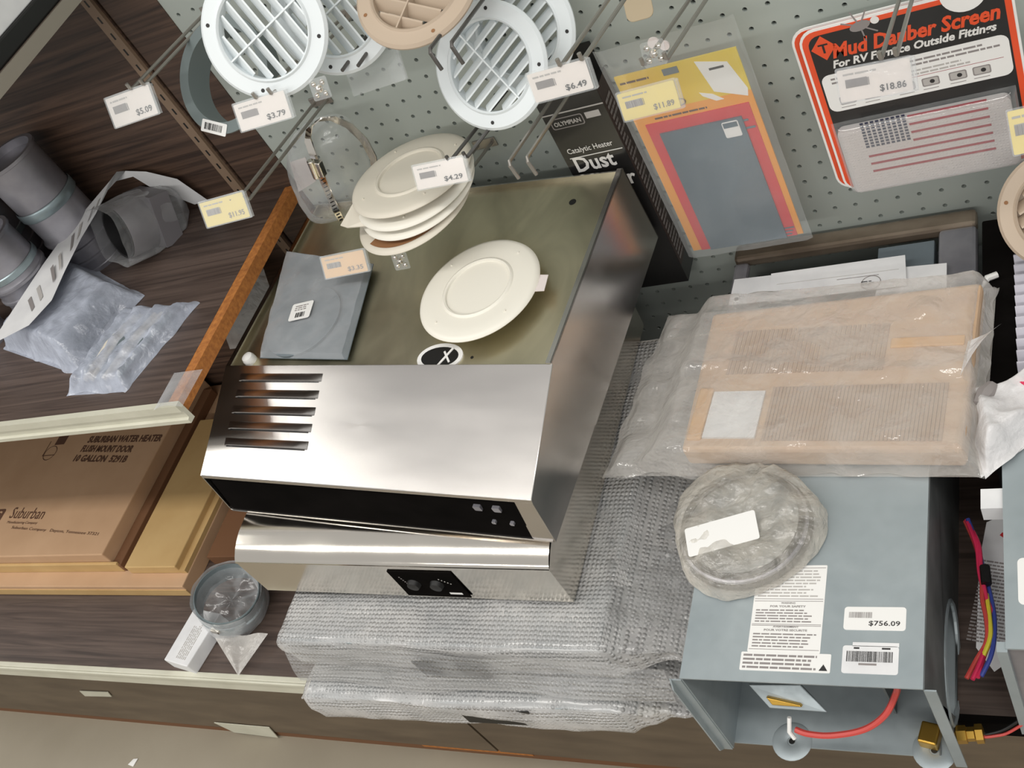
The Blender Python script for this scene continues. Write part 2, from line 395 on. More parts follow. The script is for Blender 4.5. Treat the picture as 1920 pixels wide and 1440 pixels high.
# bag holding a black square boot
t = thing('bagged_rubber_boot', 'black hollow boot in a crinkled clear bag, middle of the shelf', 'bagged part', (-38, -5, ZS))
bx = Zp(222, 482, ZS+1.2)
F = basis(Vector((bx.x+.2, bx.y+1.0, ZS+2.15)), (.93, -.37, 0), (-.30, -.80, .35)) @ Matrix.Scale(1.12, 4)
m = MB(); m.lathe([(1.3, 0), (1.42, 0), (1.42, -2.6), (1.3, -2.6)], 'wrapdark', F, 32, closed=True); m.lathe([(1.43, -.05), (1.46, -.1), (1.46, -2.5), (1.43, -2.6)], 'bootgray', F, 32); m.lathe([(0, -.9), (1.3, -.9)], 'black', F, 32)
m.box(-1.3, 1.6, -1.3, 1.5, -2.7, -1.6, 'bootgray', F); m.build('boot', t, 40)
m = MB()
def boot_bag(u, v):
    a = u*2*PI; c = math.cos(a); s_ = math.sin(a); k = (abs(c)**5+abs(s_)**5)**(-1/5)
    r = 1.6*k*(1+.10*nse(c*2, s_*2, v*3)); 
    if v > .8: r *= 1-(v-.8)*3.2
    z_ = .6-v*4.6
    p = F @ Vector((c*r, s_*r*.95, z_)); p.z = max(p.z, ZS+.03); p.y = min(p.y, -.3); return p
m.grid(boot_bag, 48, 24, 'film'); m.build('bag', t, 60)
# blue-grey wrapped block
c0, c1, c2, c3 = Zp(60, 650, ZS), Zp(165, 665, ZS), Zp(250, 545, ZS), Zp(140, 520, ZS)
t = thing('bagged_block', 'blue-grey block in a wrinkled plastic bag under the white paper strip', 'bagged part', (c0.x, c0.y, ZS))
m = MB(); h = 1.6
q = [Zp(50, 640, ZS+h), Zp(140, 650, ZS+h), Zp(232, 520, ZS+h), Zp(140, 490, ZS+h)]
cx = sum((p for p in q), Vector())/4
q2 = [cx+Vector((-.5, -.1, 0))+(p-cx)*.64 for p in q]
m.slab([(p.x, p.y, ZS+h-.45) for p in q2], h-.47, 'bluegray'); m.build('block', t, 0, bevel=.1)
q3 = [Zp(6, 655, ZS), Zp(150, 705, ZS), Zp(268, 556, ZS), Zp(150, 490, ZS)]
pillow([(p.x, p.y) for p in q3], ZS, lambda u, v: h+.12, 'filmblue', 'bag', t, 44, .12, .8, 3, .16)
# flat bag of small aluminium parts
q = [Zp(128, 742, ZS), Zp(235, 735, ZS), Zp(372, 570, ZS), Zp(250, 580, ZS)]
cc = sum(q, Vector())/4
t = thing('bagged_small_parts', 'flat clear bag of small silver parts near the front corner of the shelf', 'bagged part', (cc.x, cc.y, ZS))
for k in range(7):
    u = .12+.11*k; a = (q[0]*(1-u)+q[1]*u); b = (q[3]*(1-u)+q[2]*u); d = b-a
    m = MB(); m.tube([a+d*.12+Vector((0, 0, .32)), a+d*.5+Vector((0, 0, .42+.08*(k % 2))), a+d*.86+Vector((0, 0, .32))], [.16, .24, .18], 'plateold' if k % 3 else 'duct', 8)
    m.build('silver_strip', t)
pillow([(p.x, p.y) for p in q], ZS, lambda u, v: .75+.12*math.sin(u*22), 'filmblue', 'bag', t, 44, .16, 1.3, 8, .12)
# paper strip
le = [(0, 618), (36, 563), (79, 498), (126, 433), (173, 378), (206, 339), (231, 304), (253, 294), (289, 299), (340, 323), (397, 362)]
ri = [(-4, 640), (54, 610), (97, 563), (123, 505), (152, 447), (180, 400), (202, 357), (217, 332), (253, 326), (289, 341), (372, 372)]
zz = [11.9, 12.0, 12.2, 12.6, 13.1, 13.5, 13.7, 13.6, 13.2, 12.2, 10.3]
m = MB(); A = [Zp(*a, z) for a, z in zip(le, zz)]; B = [Zp(*b, z-(.5 if 2 < i < 8 else .1)) for i, (b, z) in enumerate(zip(ri, zz))]
for L_ in (A, B):
    for p in L_: p.y = min(p.y, -.5)
vs = [p for ab in zip(A, B) for p in ab]
m.add(vs, [(2*i, 2*i+2, 2*i+3, 2*i+1) for i in range(len(A)-1)], 'paper')
for i in (1, 2, 3, 4):
    for k in (.25, .62):
        a = A[i].lerp(A[i+1], k); b = B[i].lerp(B[i+1], k); a2 = A[i].lerp(A[i+1], k+.14); b2 = B[i].lerp(B[i+1], k+.14)
        n_ = (A[i+1]-A[i]).cross(B[i]-A[i]).normalized()
        if n_.z < 0: n_ = -n_
        m.quad([a.lerp(b, .35)+n_*.04, a.lerp(b, .75)+n_*.04, a2.lerp(b2, .72)+n_*.04, a2.lerp(b2, .36)+n_*.04], 'inkfaint' if k > .5 else 'inkgray')
tag(m.build('paper_strip', None, 60), 'long curled white paper strip printed with small lines, arching over the bags', 'paper strip')
# ================================================================== CARDBOARD BOXES ON THE BASE SHELF
YWL = -.35
# big flat box B
t = thing('cardboard_box', 'wide flat brown cardboard box, bottom of the stack on the base shelf', 'box', (-52, -9, ZD))
m = MB(); m.box(-66, -40.2, -17.5, YWL, ZD, ZD+1.15, 'cardboard'); m.build('carton', t, 0, bevel=.06)
m = MB(); m.box(-66, -40.15, -17.56, -17.5, ZD+.12, ZD+.78, 'cardyellow'); m.build('front_flap', t, 0)
# box A on it
zt = ZD+2.95
pa = Zp(190, 1040, zt)
t = thing('cardboard_box', 'flat brown cardboard box printed with dark writing, on top of the wider one', 'box', (-52, -9, ZD+1.15))
xa, ya = pa.x, pa.y
m = MB(); m.box(-68, xa+.02, ya+.0, YWL-.3, ZD+1.15, zt, 'cardboard'); m.build('carton', t, 0, bevel=.08)
m = MB(); m.box(-68, xa+.7, ya-.25, ya-.02, ZD+1.16, ZD+2.1, 'cardyellow'); m.box(xa+.04, xa+.9, ya-.2, YWL-1, ZD+1.16, ZD+1.9, 'carddark'); m.build('lid_rim', t, 0, bevel=.05)
Fb = basis(Vector((0, 0, zt)), (1, 0, 0), (0, 0, 1))
m = MB()
def ztext(m, s, p0, wpx, hin, zt, mat, F=None, **k):
    a = Zp(*p0, zt); b = Zp(p0[0]+wpx, p0[1]+wpx*k.pop('sl', 0.0), zt)
    d = b-a; d.z = 0
    F = basis(a, d, (0, 0, 1)); m.text(s, F, 0, 0, d.length, hin, mat, **k)
ztext(m, 'SUBURBAN WATER HEATER', (163, 831), 137, .62, zt, 'inkbrown', bold=.03, sl=-.02)
ztext(m, 'FLUSH MOUNT DOOR', (150, 848), 95, .62, zt, 'inkbrown', bold=.03, sl=.01)
ztext(m, '10 GALLON  5291B', (136, 866), 98, .62, zt, 'inkbrown', bold=.03, sl=.02)
m.build('printing', t, 0); m = MB()
ztext(m, 'Suburban', (16, 972), 62, .95, zt, 'inkbrown', bold=.0, sl=.03)
ztext(m, 'Manufacturing Company', (12, 983), 56, .28, zt, 'inkbrown', sl=.03)
ztext(m, 'Suburban Company   Dayton, Tennessee 37321', (20, 993), 162, .3, zt, 'inkbrown', sl=.08)
m.build('printing', t, 0); m = MB()
p = Zp(-8, 975, zt); F = basis(p, (1, 0, 0), (0, 0, 1))
m.prism(rrect(-.5, -.2, .55, .95, .2), .0, .014, 'inkbrown', F); m.text('S', F, -.2, .0, .5, .75, 'cardboard', bold=.02, d=.02)
m.build('logo', t, 0); m = MB()
# small printed drum picture
p = Zp(72, 862, zt); F = basis(p, (1, 0, 0), (0, 0, 1))
m.lathe([(.62, 0), (.68, 0)], 'inkbrown', F @ Matrix.Translation((.95, .55, .012)), 24)
m.rect(.9, 1.3, 2.0, 2.1, .014, 'inkbrown', F); m.rect(.2, .3, .26, 1.7, .014, 'inkbrown', F); m.rect(.2, .3, 1.6, .36, .014, 'inkbrown', F)
m.build('picture', t, 0)
# small pale box C on B's right end
zc = ZD+1.95
t = thing('cardboard_box', 'small narrow pale tan box beside the printed one', 'box', (-41, -14, ZD+1.15))
p0 = Zp(281, 1066, zc); p1 = Zp(326, 1083, zc)
m = MB(); m.box(xa+1.45, -40.75, p0.y+.1, YWL-4, ZD+1.15, zc, 'cardyellow'); m.build('carton', t, 0, bevel=.07)
m = MB(); m.box(-40.75, -40.25, p0.y+.1, YWL-4, ZD+1.16, ZD+1.5, 'cardyellow'); m.build('lid_rim', t, 0)
# dark carton at the back and the panels between
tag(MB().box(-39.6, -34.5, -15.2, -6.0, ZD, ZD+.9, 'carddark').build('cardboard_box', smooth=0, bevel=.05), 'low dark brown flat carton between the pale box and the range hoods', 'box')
tag(MB().box(-39.5, -29.3, -4.6, YWL, ZD, -1.2, 'carddark').build('cardboard_box', smooth=0, bevel=.05), 'brown carton behind the range hoods, its colour darkened for the shade there', 'box')  # shade at the back is put into this carton's dark brown colour
# bagged round plate seen between shelf edge and hood
c = Yp(455, 575, -2.4)
t = thing('bagged_round_plate', 'grey round plate in a clear bag between the shelf edge and the steel hood', 'vent part', (c.x, -2.4, -1.2))
F = basis(Vector((c.x+.4, -2.4, c.z)), (1, 0, 0), (0, -.9, .5))
m = MB(); m.lathe([(0, 0), (1.3, 0), (1.36, .08), (1.5, .08), (1.5, .0), (2.3, -.05), (2.35, -.15), (0, -.15)], 'absgray', F, 40); m.build('plate', t)
m = MB(); m.grid(lambda u, v: F @ Vector((-2.5+5*u, -2.6+5.2*v, .22+.06*nse(u*4, v*4, 2))), 12, 12, 'filmmilky'); m.build('bag', t)
# ================================================================== DUCT COLLAR AND SMALL CARTON ON THE BASE SHELF
n_ = Vector((.36, -.02, .93)).normalized(); cd = Zp(424, 1112, -4.6)
F = basis(cd, (0, -1, 0), n_)
t = thing('duct_collar', 'short galvanized round duct collar in a clear bag beside the wrapped hoods', 'duct fitting', (cd.x+.3, cd.y, ZD))
m = MB(); r = 1.98
m.lathe([(r-.05, 0), (r, .0), (r+.03, -.06), (r, -.12), (r, -.9), (r+.1, -.95), (r+.1, -1.15), (r, -1.2), (r, -1.75), (r-.05, -1.75), (r-.05, -.1)], 'duct', F, 48, closed=True); m.build('collar', t)
m = MB(); m.lathe([(r+.02, -.62), (r+.12, -.62), (r+.12, -.88), (r+.02, -.88)], 'galv', F, 48, -.9, .9, closed=True); m.box(r+.05, r+.25, -.25, .25, -.9, -.6, 'polished', F); m.build('clamp_band', t)
m = MB()
def dbag(u, v):
    a = u*2*PI; rr = r+.16+.10*nse(math.cos(a)*2, math.sin(a)*2, v*2)
    if v < .4: rr = r*.88*v/.4; zz_ = -1.0+.35*nse(math.cos(a)*v*6, math.sin(a)*v*6, 3)
    elif v < .5: rr = r*(.88+.18*(v-.4)/.1); zz_ = -1.0+1.12*(v-.4)/.1
    else: zz_ = .1-(v-.5)/.5*2.2
    p = F @ Vector((math.cos(a)*rr, math.sin(a)*rr, zz_+.1*nse(math.cos(a)*3, math.sin(a)*3, 7+v*3)))
    p.z = max(p.z, ZD+.04); return p
m.grid(dbag, 56, 26, 'film')
tail = [Zp(400, 1190, ZD+.6), Zp(448, 1268, ZD+.25), Zp(505, 1190, ZD+.7)]
def tl(u, v):
    a = (tail[0]*(1-u)+tail[2]*u); p = a.lerp(tail[1], v); p.z += .35*math.sin(u*9)*(1-v)*.5+.06; p.z = max(p.z, ZD+.05); return p
m.grid(tl, 12, 8, 'filmmilky'); m.build('bag', t)
z1 = ZD+1.0
q = [Zp(307, 1237, z1), Zp(350, 1250, z1), Zp(412, 1150, z1), Zp(364, 1140, z1)]
t = thing('small_white_carton', 'small white carton with fine print lying by the duct collar', 'box', (q[0].x, q[0].y, ZD))
m = MB(); m.slab([(p.x, p.y, z1) for p in q], 1.0, 'paper'); m.build('carton', t, 0, bevel=.06)
F = basis(Vector((q[0].x, q[0].y, z1)), q[3]-q[0], (0, 0, 1)); m = MB()
F = F @ Matrix.Translation((0, -(q[1]-q[0]).length*.9, 0)); m.lines(F, .3, .2, 2.4, .9, 6, 'inkfaint', d=.012); m.build('fine_print', t, 0)
# scraps on the kick panel and the floor
def scrap(px, y, label, cat='paper', mat='cream', t_=.06):
    ps = [Yp(*p, y) for p in px]; m = MB()
    c = sum(ps, Vector())/len(ps)
    m.slab([Vector((p.x, y, p.z)) for p in ps][::-1], t_, mat)
    return tag(m.build('price_card', smooth=0), label, cat)
yk = YD+.95
scrap([(402, 1354), (440, 1372), (522, 1382), (505, 1363)], yk, 'larger cream card stuck on the dark kick panel under the shelf edge', 'card')
scrap([(150, 1295), (160, 1304), (210, 1305), (203, 1297)], yk, 'small pale card high on the kick panel at the left', 'card')
scrap([(272, 1379), (290, 1386), (316, 1387), (312, 1380)], yk, 'pale card scrap low on the kick panel just above the floor', 'card')
p = Zp(250, 1430, ZF); m = MB(); m.slab([p+Vector((-.4, -.2, .06)), p+Vector((.2, -.3, .06)), p+Vector((.35, .3, .1)), p+Vector((-.1, .25, .06))], .05, 'label')
tag(m.build('paper_scrap', smooth=0), 'tiny torn white paper scrap on the concrete floor', 'paper')
# ================================================================== STEEL HOOD ON TOP
FH = Rot(-6.47, 3.39, .86, (-27.08, -.46, 8.28))
W, D, SD, DR = 20.05, 11.48, 5.65, 1.86
HB = thing('range_hood', 'brushed stainless steel range hood with a louvered sloped front, topmost of the stack', 'range hood', None, F=FH)
PX = Matrix(((0, 0, 1, 0), (1, 0, 0, 0), (0, 1, 0, 0), (0, 0, 0, 1)))   # prism polygon (y, z) extruded along x
hm = lambda: MB(FH)
m = hm(); m.prism([(0, -.28), (-D, -.28), (-D, -.5), (-D-.1, -4.5), (-.0, -4.7)], .05, W-.05, 'steeltop', PX); m.build('top_panel', HB, 0)['label'] = 'dull flat top panel'
m = hm()
m.box(0, .07, -D, 0, -4.8, .0, 'steel'); m.box(.0, .32, -D, 0, -.07, .0, 'steel'); m.box(W-.07, W, -D, .0, -4.8, .12, 'steel'); m.box(W-.3, W, -D, 0, .05, .12, 'steel')
m.box(0, W, -.07, 0, -4.8, -.0, 'steel')
m.prism([(-D, 0), (-D-SD, -DR), (-D-SD-.42, -4.72), (-D, -4.75)], W-.07, W, 'steel', PX)
m.prism([(-D, 0), (-D-SD, -DR), (-D-SD-.42, -4.72), (-D, -4.75)], 0, .07, 'steel', PX)
m.build('side_panels', HB, 0)
m = hm(); m.prism([(-D, 0.02), (-D-SD, -DR), (-D-SD-.04, -DR-.22), (-D-SD+.12, -DR-.22), (-D-SD+.12, -DR-.1), (-D+.0, -.14)], -.02, W+.02, 'steel', PX); SLP = m.build('sloped_front', HB, 30, bevel=.03)
m = hm(); m.box(0.1, W-.1, -D-SD-.45, -D-SD+.3, -4.74, -4.6, 'steel'); m.prism([(-D-SD+.16, -DR-.2), (-D-SD-.40, -4.65), (-D-SD+.1, -4.65), (-D-SD+.3, -DR-.2)], W-1.15, W-.02, 'steel', PX); m.build('front_lip', HB, 0)
m = hm(); m.prism([(-D-SD+.15, -DR-.15), (-D-SD-.38, -4.6), (-D-SD+.3, -4.6), (-D-SD+.5, -DR-.15)], .25, W-1.1, 'blackgloss', PX); CST = m.build('control_strip', HB, 0); CST['label'] = 'black plastic front strip'
ang = math.atan2(DR, SD)
FS = FH @ Matrix.Translation((0, -D, 0.02)) @ Matrix.Rotation(ang, 4, 'X')          # slope frame: -y runs down the slope
for i, v in enumerate((.75, 1.62, 2.48, 3.32, 4.2)):
    m = MB(FS); x0, x1 = 1.25-.0*i, 7.0
    n = 14; pr = []
    vs = []; fs = []
    for k in range(n+1):
        u = k/n; e = min(1, min(u, 1-u)*14); hh = .13*math.sqrt(max(e*(2-e), 0))
        x = x0+(x1-x0)*u
        vs += [(x, -v+.30, 0.0), (x, -v+.12, hh*.8), (x, -v-.08, hh), (x, -v-.12, 0)]
    for k in range(n):
        a = 4*k; fs += [(a, a+4, a+5, a+1), (a+1, a+5, a+6, a+2), (a+2, a+6, a+7, a+3)]
    m.add(vs, fs, 'steel')
    m.rect(x0+.15, -v-.17, x1-.15, -v-.125, .004, 'black')
    m.build('louver', SLP, 50)
bt = lambda px: FH.inverted() @ Yp(*px, -20.0)
for k, (px, w_) in enumerate((((917, 968), .34), ((944, 970), .34), ((932, 991), .18), ((965, 993), .18))):
    q = bt(px); m = hm(); zz0 = -2.95 if k < 2 else -3.75; xx = (16.7, 17.7, 17.25, 18.2)[k]
    yo = .15-.21*(-2.0-zz0-w_/2); m.prism(rrect(xx, zz0, xx+w_*1.15, zz0+w_, .05, 3), -(-D-SD+yo)-.03, -(-D-SD+yo)+.12, 'steelgray', Matrix(((1, 0, 0, 0), (0, 0, -1, 0), (0, 1, 0, 0), (0, 0, 0, 1))))
    m.build('switch', CST, 0)
# port, holes, bumper on the top panel
def on_top(px): return FH.inverted() @ Zp(px[0], px[1], 7.75)
q = on_top((814, 657))
m = hm(); ov = lambda a, b, n=28: [(q.x+a*math.cos(2*PI*k/n), q.y+b*math.sin(2*PI*k/n)) for k in range(n)]
m.prism(ov(1.28, .80), -.28, -.20, 'label'); m.prism(ov(1.05, .58), -.28, -.19, 'black')
Tq = Matrix.Translation((q.x, q.y, 0))
m.box(-.06, .06, -.56, .56, -.19, -.16, 'label', Tq @ Matrix.Translation((.35, 0, 0)) @ Matrix.Rotation(-.45, 4, 'Z')); m.box(-.05, .05, -.4, .4, -.19, -.165, 'label', Tq @ Matrix.Translation((.42, 0, 0)) @ Matrix.Rotation(.7, 4, 'Z'))
m.build('wire_port', HB, 0)['label'] = 'oval black opening with a white rim'
for px, rr in (((1072, 376), .19), ((1137, 372), .08), ((1048, 605), .1), ((873, 655), .08), ((606, 413), .09)):
    q = on_top(px); m = hm(); m.lathe([(0, -.262), (rr, -.262), (rr, -.28)], 'black', Matrix.Translation((q.x, q.y, 0)), 14); m.build('screw_hole', HB)
q = on_top((462, 668)); m = hm(); m.lathe([(.36, -.28), (.36, -.05), (.3, .12), (.15, .2), (0, .22)], 'label', Matrix.Translation((q.x, q.y, 0)), 20); m.build('bumper', HB)
# ================================================================== SECOND HOOD UNDER IT
F2 = Rot(-.77, -.2, 1.87, (-28.03, -20.3, 1.74))
W2, H2, D2 = 18.2, 3.0, 17.0
T2 = thing('range_hood', 'polished steel range hood with a rounded front edge, beneath the louvered one', 'range hood', None, F=F2)
arc = [(4.4, .72), (3.8, .72), (3.1, .72), (2.5, .71), (1.9, .69), (1.4, .65), (.9, .52), (.5, .35), (.2, .17), (.06, .06), (0, -.04)]
m = MB(F2); prof = [(D2, .72)]+arc
vs = [(x, y, z) for x in (0, W2) for y, z in prof]; k = len(prof)
m.add(vs, [(i, i+1, k+i+1, k+i) for i in range(k-1)], 'polished'); m.build('curved_top', T2, 60)
m = MB(F2); m.prism([(0, -.04), (.05, -H2), (.3, -H2), (D2, -H2), (D2, .62), (3.8, .62), (1.9, .58), (.8, .3), (.12, -.05)], .02, W2-.02, 'polished', PX); m.box(0, W2, -.04, .02, -.1, -.02, 'polished'); m.build('hood_body', T2, 0)
Fp = F2 @ Matrix(((1, 0, 0, 0), (0, 0, -1, 0), (0, 1, 0, 0), (0, 0, 0, 1)))
m = MB(Fp); m.prism([(9.3, -2.75), (12.9, -2.75), (12.9, -.45), (9.3, -.45)], 0, .06, 'blackgloss')
for k in range(5): m.rect(11.9+.12*k, -1.1-.1*k, 11.96+.12*k, -1.04-.1*k, .075, 'inkfaint'); m.rect(9.7+.04*k, -1.0-.14*k, 9.78+.04*k, -.95-.14*k, .075, 'inkgray')
m.rect(11.9, -2.45, 12.6, -2.3, .075, 'label'); CP = m.build('control_panel', T2, 40); CP['label'] = 'black control plate with two knobs'
for cx in (10.3, 11.6):
    m = MB(Fp); m.lathe([(0, .3), (.3, .28), (.36, .06)], 'black', Matrix.Translation((cx, -1.55, 0)), 20); m.build('knob', CP, 40)
# ================================================================== WRAPPED HOODS (bubble wrap)
def wrapped(x0, x1, y0, y1, z0, z1, le, re, label, seed, dark, yaw=0):
    F = Matrix.Translation(Vector((x0, y0, z0))) @ Matrix.Rotation(math.radians(yaw), 4, 'Z')
    t = thing('wrapped_range_hood', label, 'wrapped appliance', None, F=F)
    L_, Dp, H = x1-x0, y1-y0, z1-z0
    m = MB(F); m.box(.15, L_-.15, .15, Dp-.2, .08, H-.12, 'galv'); m.build('hood_body', t, 0, bevel=.15)
    m = MB(F); m.box(L_*dark[0], L_*dark[1], dark[2], dark[2]+.06, H*dark[3], H*dark[4], 'black'); m.build('control_panel', t, 0)
    prof = [(Dp, H*1.0), (Dp*.66, H*1.01), (Dp*.33, H), (1.6, H*1.02), (.5, H*1.02), (.1, H*.98), (0, H*.9), (-.05, H*.6), (-.02, H*.3), (.02, H*.06), (.25, 0), (1.2, 0), (Dp*.5, 0), (Dp, 0)]
    pp = []
    for i in range(len(prof)-1):
        a, b = prof[i], prof[i+1]; k = max(1, int(math.hypot(a[0]-b[0], a[1]-b[1])/.35))
        pp += [(a[0]+(b[0]-a[0])*j/k, a[1]+(b[1]-a[1])*j/k) for j in range(k)]
    pp.append(prof[-1]); nv = len(pp)-1
    xs0, xs1 = -le, L_+re; nu = int((xs1-xs0)/.35)
    def fn(u, v):
        x = xs0+(xs1-xs0)*u; y, z = pp[round(v*nv)]
        k = 0
        if x < 0: k = min(1, -x/max(le, .01))
        if x > L_: k = min(1, (x-L_)/max(re, .01))
        k = k**.6
        yy = y+(.9*k if y < Dp*.3 else 0)*(1-y/Dp)-.4*k*nse(x, y, seed)
        z2 = z*(1-k)+(H*.28+.18*(z/H-.5))*k
        wv = .10+.22*k
        z2 += wv*nse(x*.5, y*.9+z, seed)+.05*nse(x*1.8, y*1.8, seed+4)
        yy += wv*nse(x*.6, z*1.5, seed+7)
        # long folds along the front
        if y < 1 and dark[2] > 0: yy -= .2*(1-y)
        if y < 3: yy -= .10*math.sin(x*.5+z*2.2+seed)*(1 if z > .3 else .3)
        rag = (.25*nse(y*3, z*3, seed+2) if u in (0, 1) else 0)
        return (x+rag, yy, max(z2, .03))
    m = MB(F); m.grid(fn, nu, nv, 'bubble'); m.build('bubble_wrap', t, 60)['label'] = 'cloudy bubble wrap with taped ends'
    m = MB(F)
    def tape(u, v):
        x = L_*.42+.35*u+.35*v; y, z = pp[min(nv, round((.25+.45*v)*nv))]
        return (x, min(y, 6)-.12, z+.1)
    return t
PU = wrapped(-27.0, -8.2, -22.9, -4.6, -4.6, -2.05, .9, 4.2, 'range hood in bubble wrap directly under the polished hood', 3, (.45, .66, -.42, .18, .72), 0)
PL = wrapped(-26.4, -8.0, -24.75, -6.6, -7.0, -4.75, 1.1, 3.0, 'range hood in bubble wrap, lowest of the stack, overhanging the shelf front', 11, (.52, .74, -.02, .2, .9), .9)
# folded front flap of the upper wrap
m = MB(); A0, A1 = Vector((-26.2, -23.1, -3.6)), Vector((-5.2, -23.3, -4.0))
def flap(u, v):
    p = A0.lerp(A1, u); hh = 1.15+.35*math.sin(u*5+.6)
    return (p.x, p.y-.55*math.sin(v*PI*.5)-.12*math.sin(u*14+v*3)-.9*v*v*.35, p.z+1.7-v*(hh+.9)+.1*nse(u*9, v*3, 8))
m.grid(flap, 70, 10, 'bubbleclear'); m.build('wrap_fold', PU, 60)
# wide spare wrap lying right of the stack
m = MB(); qa, qb, qc, qd = Zp(1150, 905, -2.6), Zp(1330, 905, -3.4), Zp(1315, 1178, -3.6), Zp(1135, 1175, -2.0)
def spare(u, v):
    p = (qa*(1-u)+qb*u)*(1-v)+(qd*(1-u)+qc*u)*v
    p.z += .28*math.exp(-((u-.06)/.09)**2)+.14*nse(p.x*.7, p.y*.7, 6)+.05*math.sin(p.y*5); return p
m.grid(spare, 26, 44, 'bubbleclear'); m.build('spare_wrap', PU, 60)
# ================================================================== FURNACE
XF0, XF1, YF, YB, ZT = -3.5, 5.6, -24.8, -8.6, 0.0
t = thing('furnace', 'galvanized steel furnace casing with warning stickers and an open front', 'furnace', (1, -16, ZD))
m = MB(); m.box(XF0, XF1, YF, YB, ZT-.06, ZT, 'galv'); m.build('top_panel', t, 0)
m = MB(); m.box(XF0, XF0+.06, YF+.05, YB, ZD+.05, ZT-.06, 'galv'); m.box(XF0-.42, XF0, YF, YF+.06, ZD, ZT-.2, 'galv'); m.prism([(YF-.0, ZT-.06), (YF-.25, ZT-.6), (YF-.25, ZD+.4), (YF, ZD)], XF0-.45, XF0-.38, 'galv', PX); m.build('left_panel', t, 0)
m = MB(); n = 24; oy, oz = -20.5, -3.6; a_, b_ = 2.6, 1.7
c_ = Xp(1783, 1240, XF1); oy, oz = c_.y, c_.z
ring = [(oy+a_*math.cos(2*PI*k/n+PI/4), oz+b_*math.sin(2*PI*k/n+PI/4)) for k in range(n)]
cor = [(YB, ZT-.06), (YF+.05, ZT-.06), (YF+.05, ZD), (YB, ZD)]
vs = [(XF1, y, z) for y, z in ring]+[(XF1, y, z) for y, z in cor]; fs = []
for k in range(n):
    c = n+int((k/n)*4) % 4; fs.append((c, k, (k+1) % n))
for c in range(4): fs.append((n+c, ((c+1)*n//4) % n, n+(c+1) % 4))
m.add(vs, fs, 'galvdark'); m.tube([(XF1+.02, y, z) for y, z in ring], .07, 'galv', 6, closed=True)
o = m.build('right_panel', t, 0, solid=.07); o['label'] = 'dark side panel with an oval opening'
m = MB(); m.box(XF1-.0, XF1+.42, YF, YF+.06, ZD, ZT-.15, 'galv'); m.build('right_flange', t, 0)
m = MB(); m.box(XF0, XF1+.0, YF+.3, YB, ZD, ZD+.08, 'galv'); m.box(XF0, XF1, YB+.0, YB+.06, ZD, ZT-.06, 'black'); m.box(5.0, 5.06, YF+.35, -20, ZD+.08, ZD+.2, 'galvdark')
for px in ((1485, 1390), (1752, 1407)):
    c = Zp(*px, ZD+.1); Fh = Matrix.Translation((c.x, c.y, ZD+.09)); m.lathe([(.85, 0), (.75, .05), (.35, .06), (.2, .02)], 'galv', Fh, 28); m.lathe([(0, .03), (.13, .03)], 'black', Fh, 14)
m.build('base_pan', t, 40)
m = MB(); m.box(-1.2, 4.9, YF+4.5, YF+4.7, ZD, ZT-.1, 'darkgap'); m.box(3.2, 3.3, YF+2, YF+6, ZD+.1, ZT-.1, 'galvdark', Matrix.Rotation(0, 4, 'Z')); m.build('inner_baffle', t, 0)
g0 = Zp(1410, 1280, -1.2)
vq = [Zp(1403, 1284, -2.2), Zp(1500, 1284, -2.2), Zp(1551, 1336, -2.9), Zp(1443, 1328, -2.9)]
m = MB(); m.slab([vq[0], vq[3], vq[2], vq[1]], .14, 'galv'); m.slab([p+Vector((0, 0, .3)) for p in [vq[0].lerp(vq[3], .75).lerp(vq[1], .1), vq[3].lerp(vq[2], .08), vq[3].lerp(vq[2], .6), vq[0].lerp(vq[3], .75).lerp(vq[2], .6)]], .3, 'brass')
m.build('gas_valve_bracket', t, 0, bevel=.04)
m = MB(); m.tube([Zp(1480, 1345, -3.4), Zp(1480, 1372, -3.9), Zp(1490, 1385, -4.2)], .09, 'label', 8); m.build('igniter', t)
def wirepath(pts, r, mat, name, par, steps=6):
    P = [Vector(p) for p in pts]; out = []
    for i in range(len(P)-1):
        p0, p1, p2, p3 = P[max(i-1, 0)], P[i], P[i+1], P[min(i+2, len(P)-1)]
        for k in range(steps):
            s_ = k/steps; out.append(.5*((2*p1)+(p2-p0)*s_+(2*p0-5*p1+4*p2-p3)*s_*s_+(3*p1-p0-3*p2+p3)*s_**3))
    out.append(P[-1]); m = MB(); m.tube(out, r, mat, 8); return m.build(name, par)
wirepath([Zp(1492, 1368, -4), Zp(1515, 1376, -4), Zp(1560, 1379, -4), Zp(1620, 1368, -3.8), Zp(1660, 1340, -3.3), Zp(1680, 1300, -2.6), Zp(1683, 1285, -1.6)], .13, 'wirered', 'red_wire', t)
c = Zp(1741, 1378, ZD+.6); m = MB(); Fz = basis(c, (1, -.2, 0), (0, 0, 1)); m.box(-.35, .4, -.4, .5, -.5, .15, 'brass', Fz); m.build('brass_fitting', t, 0, bevel=.08)
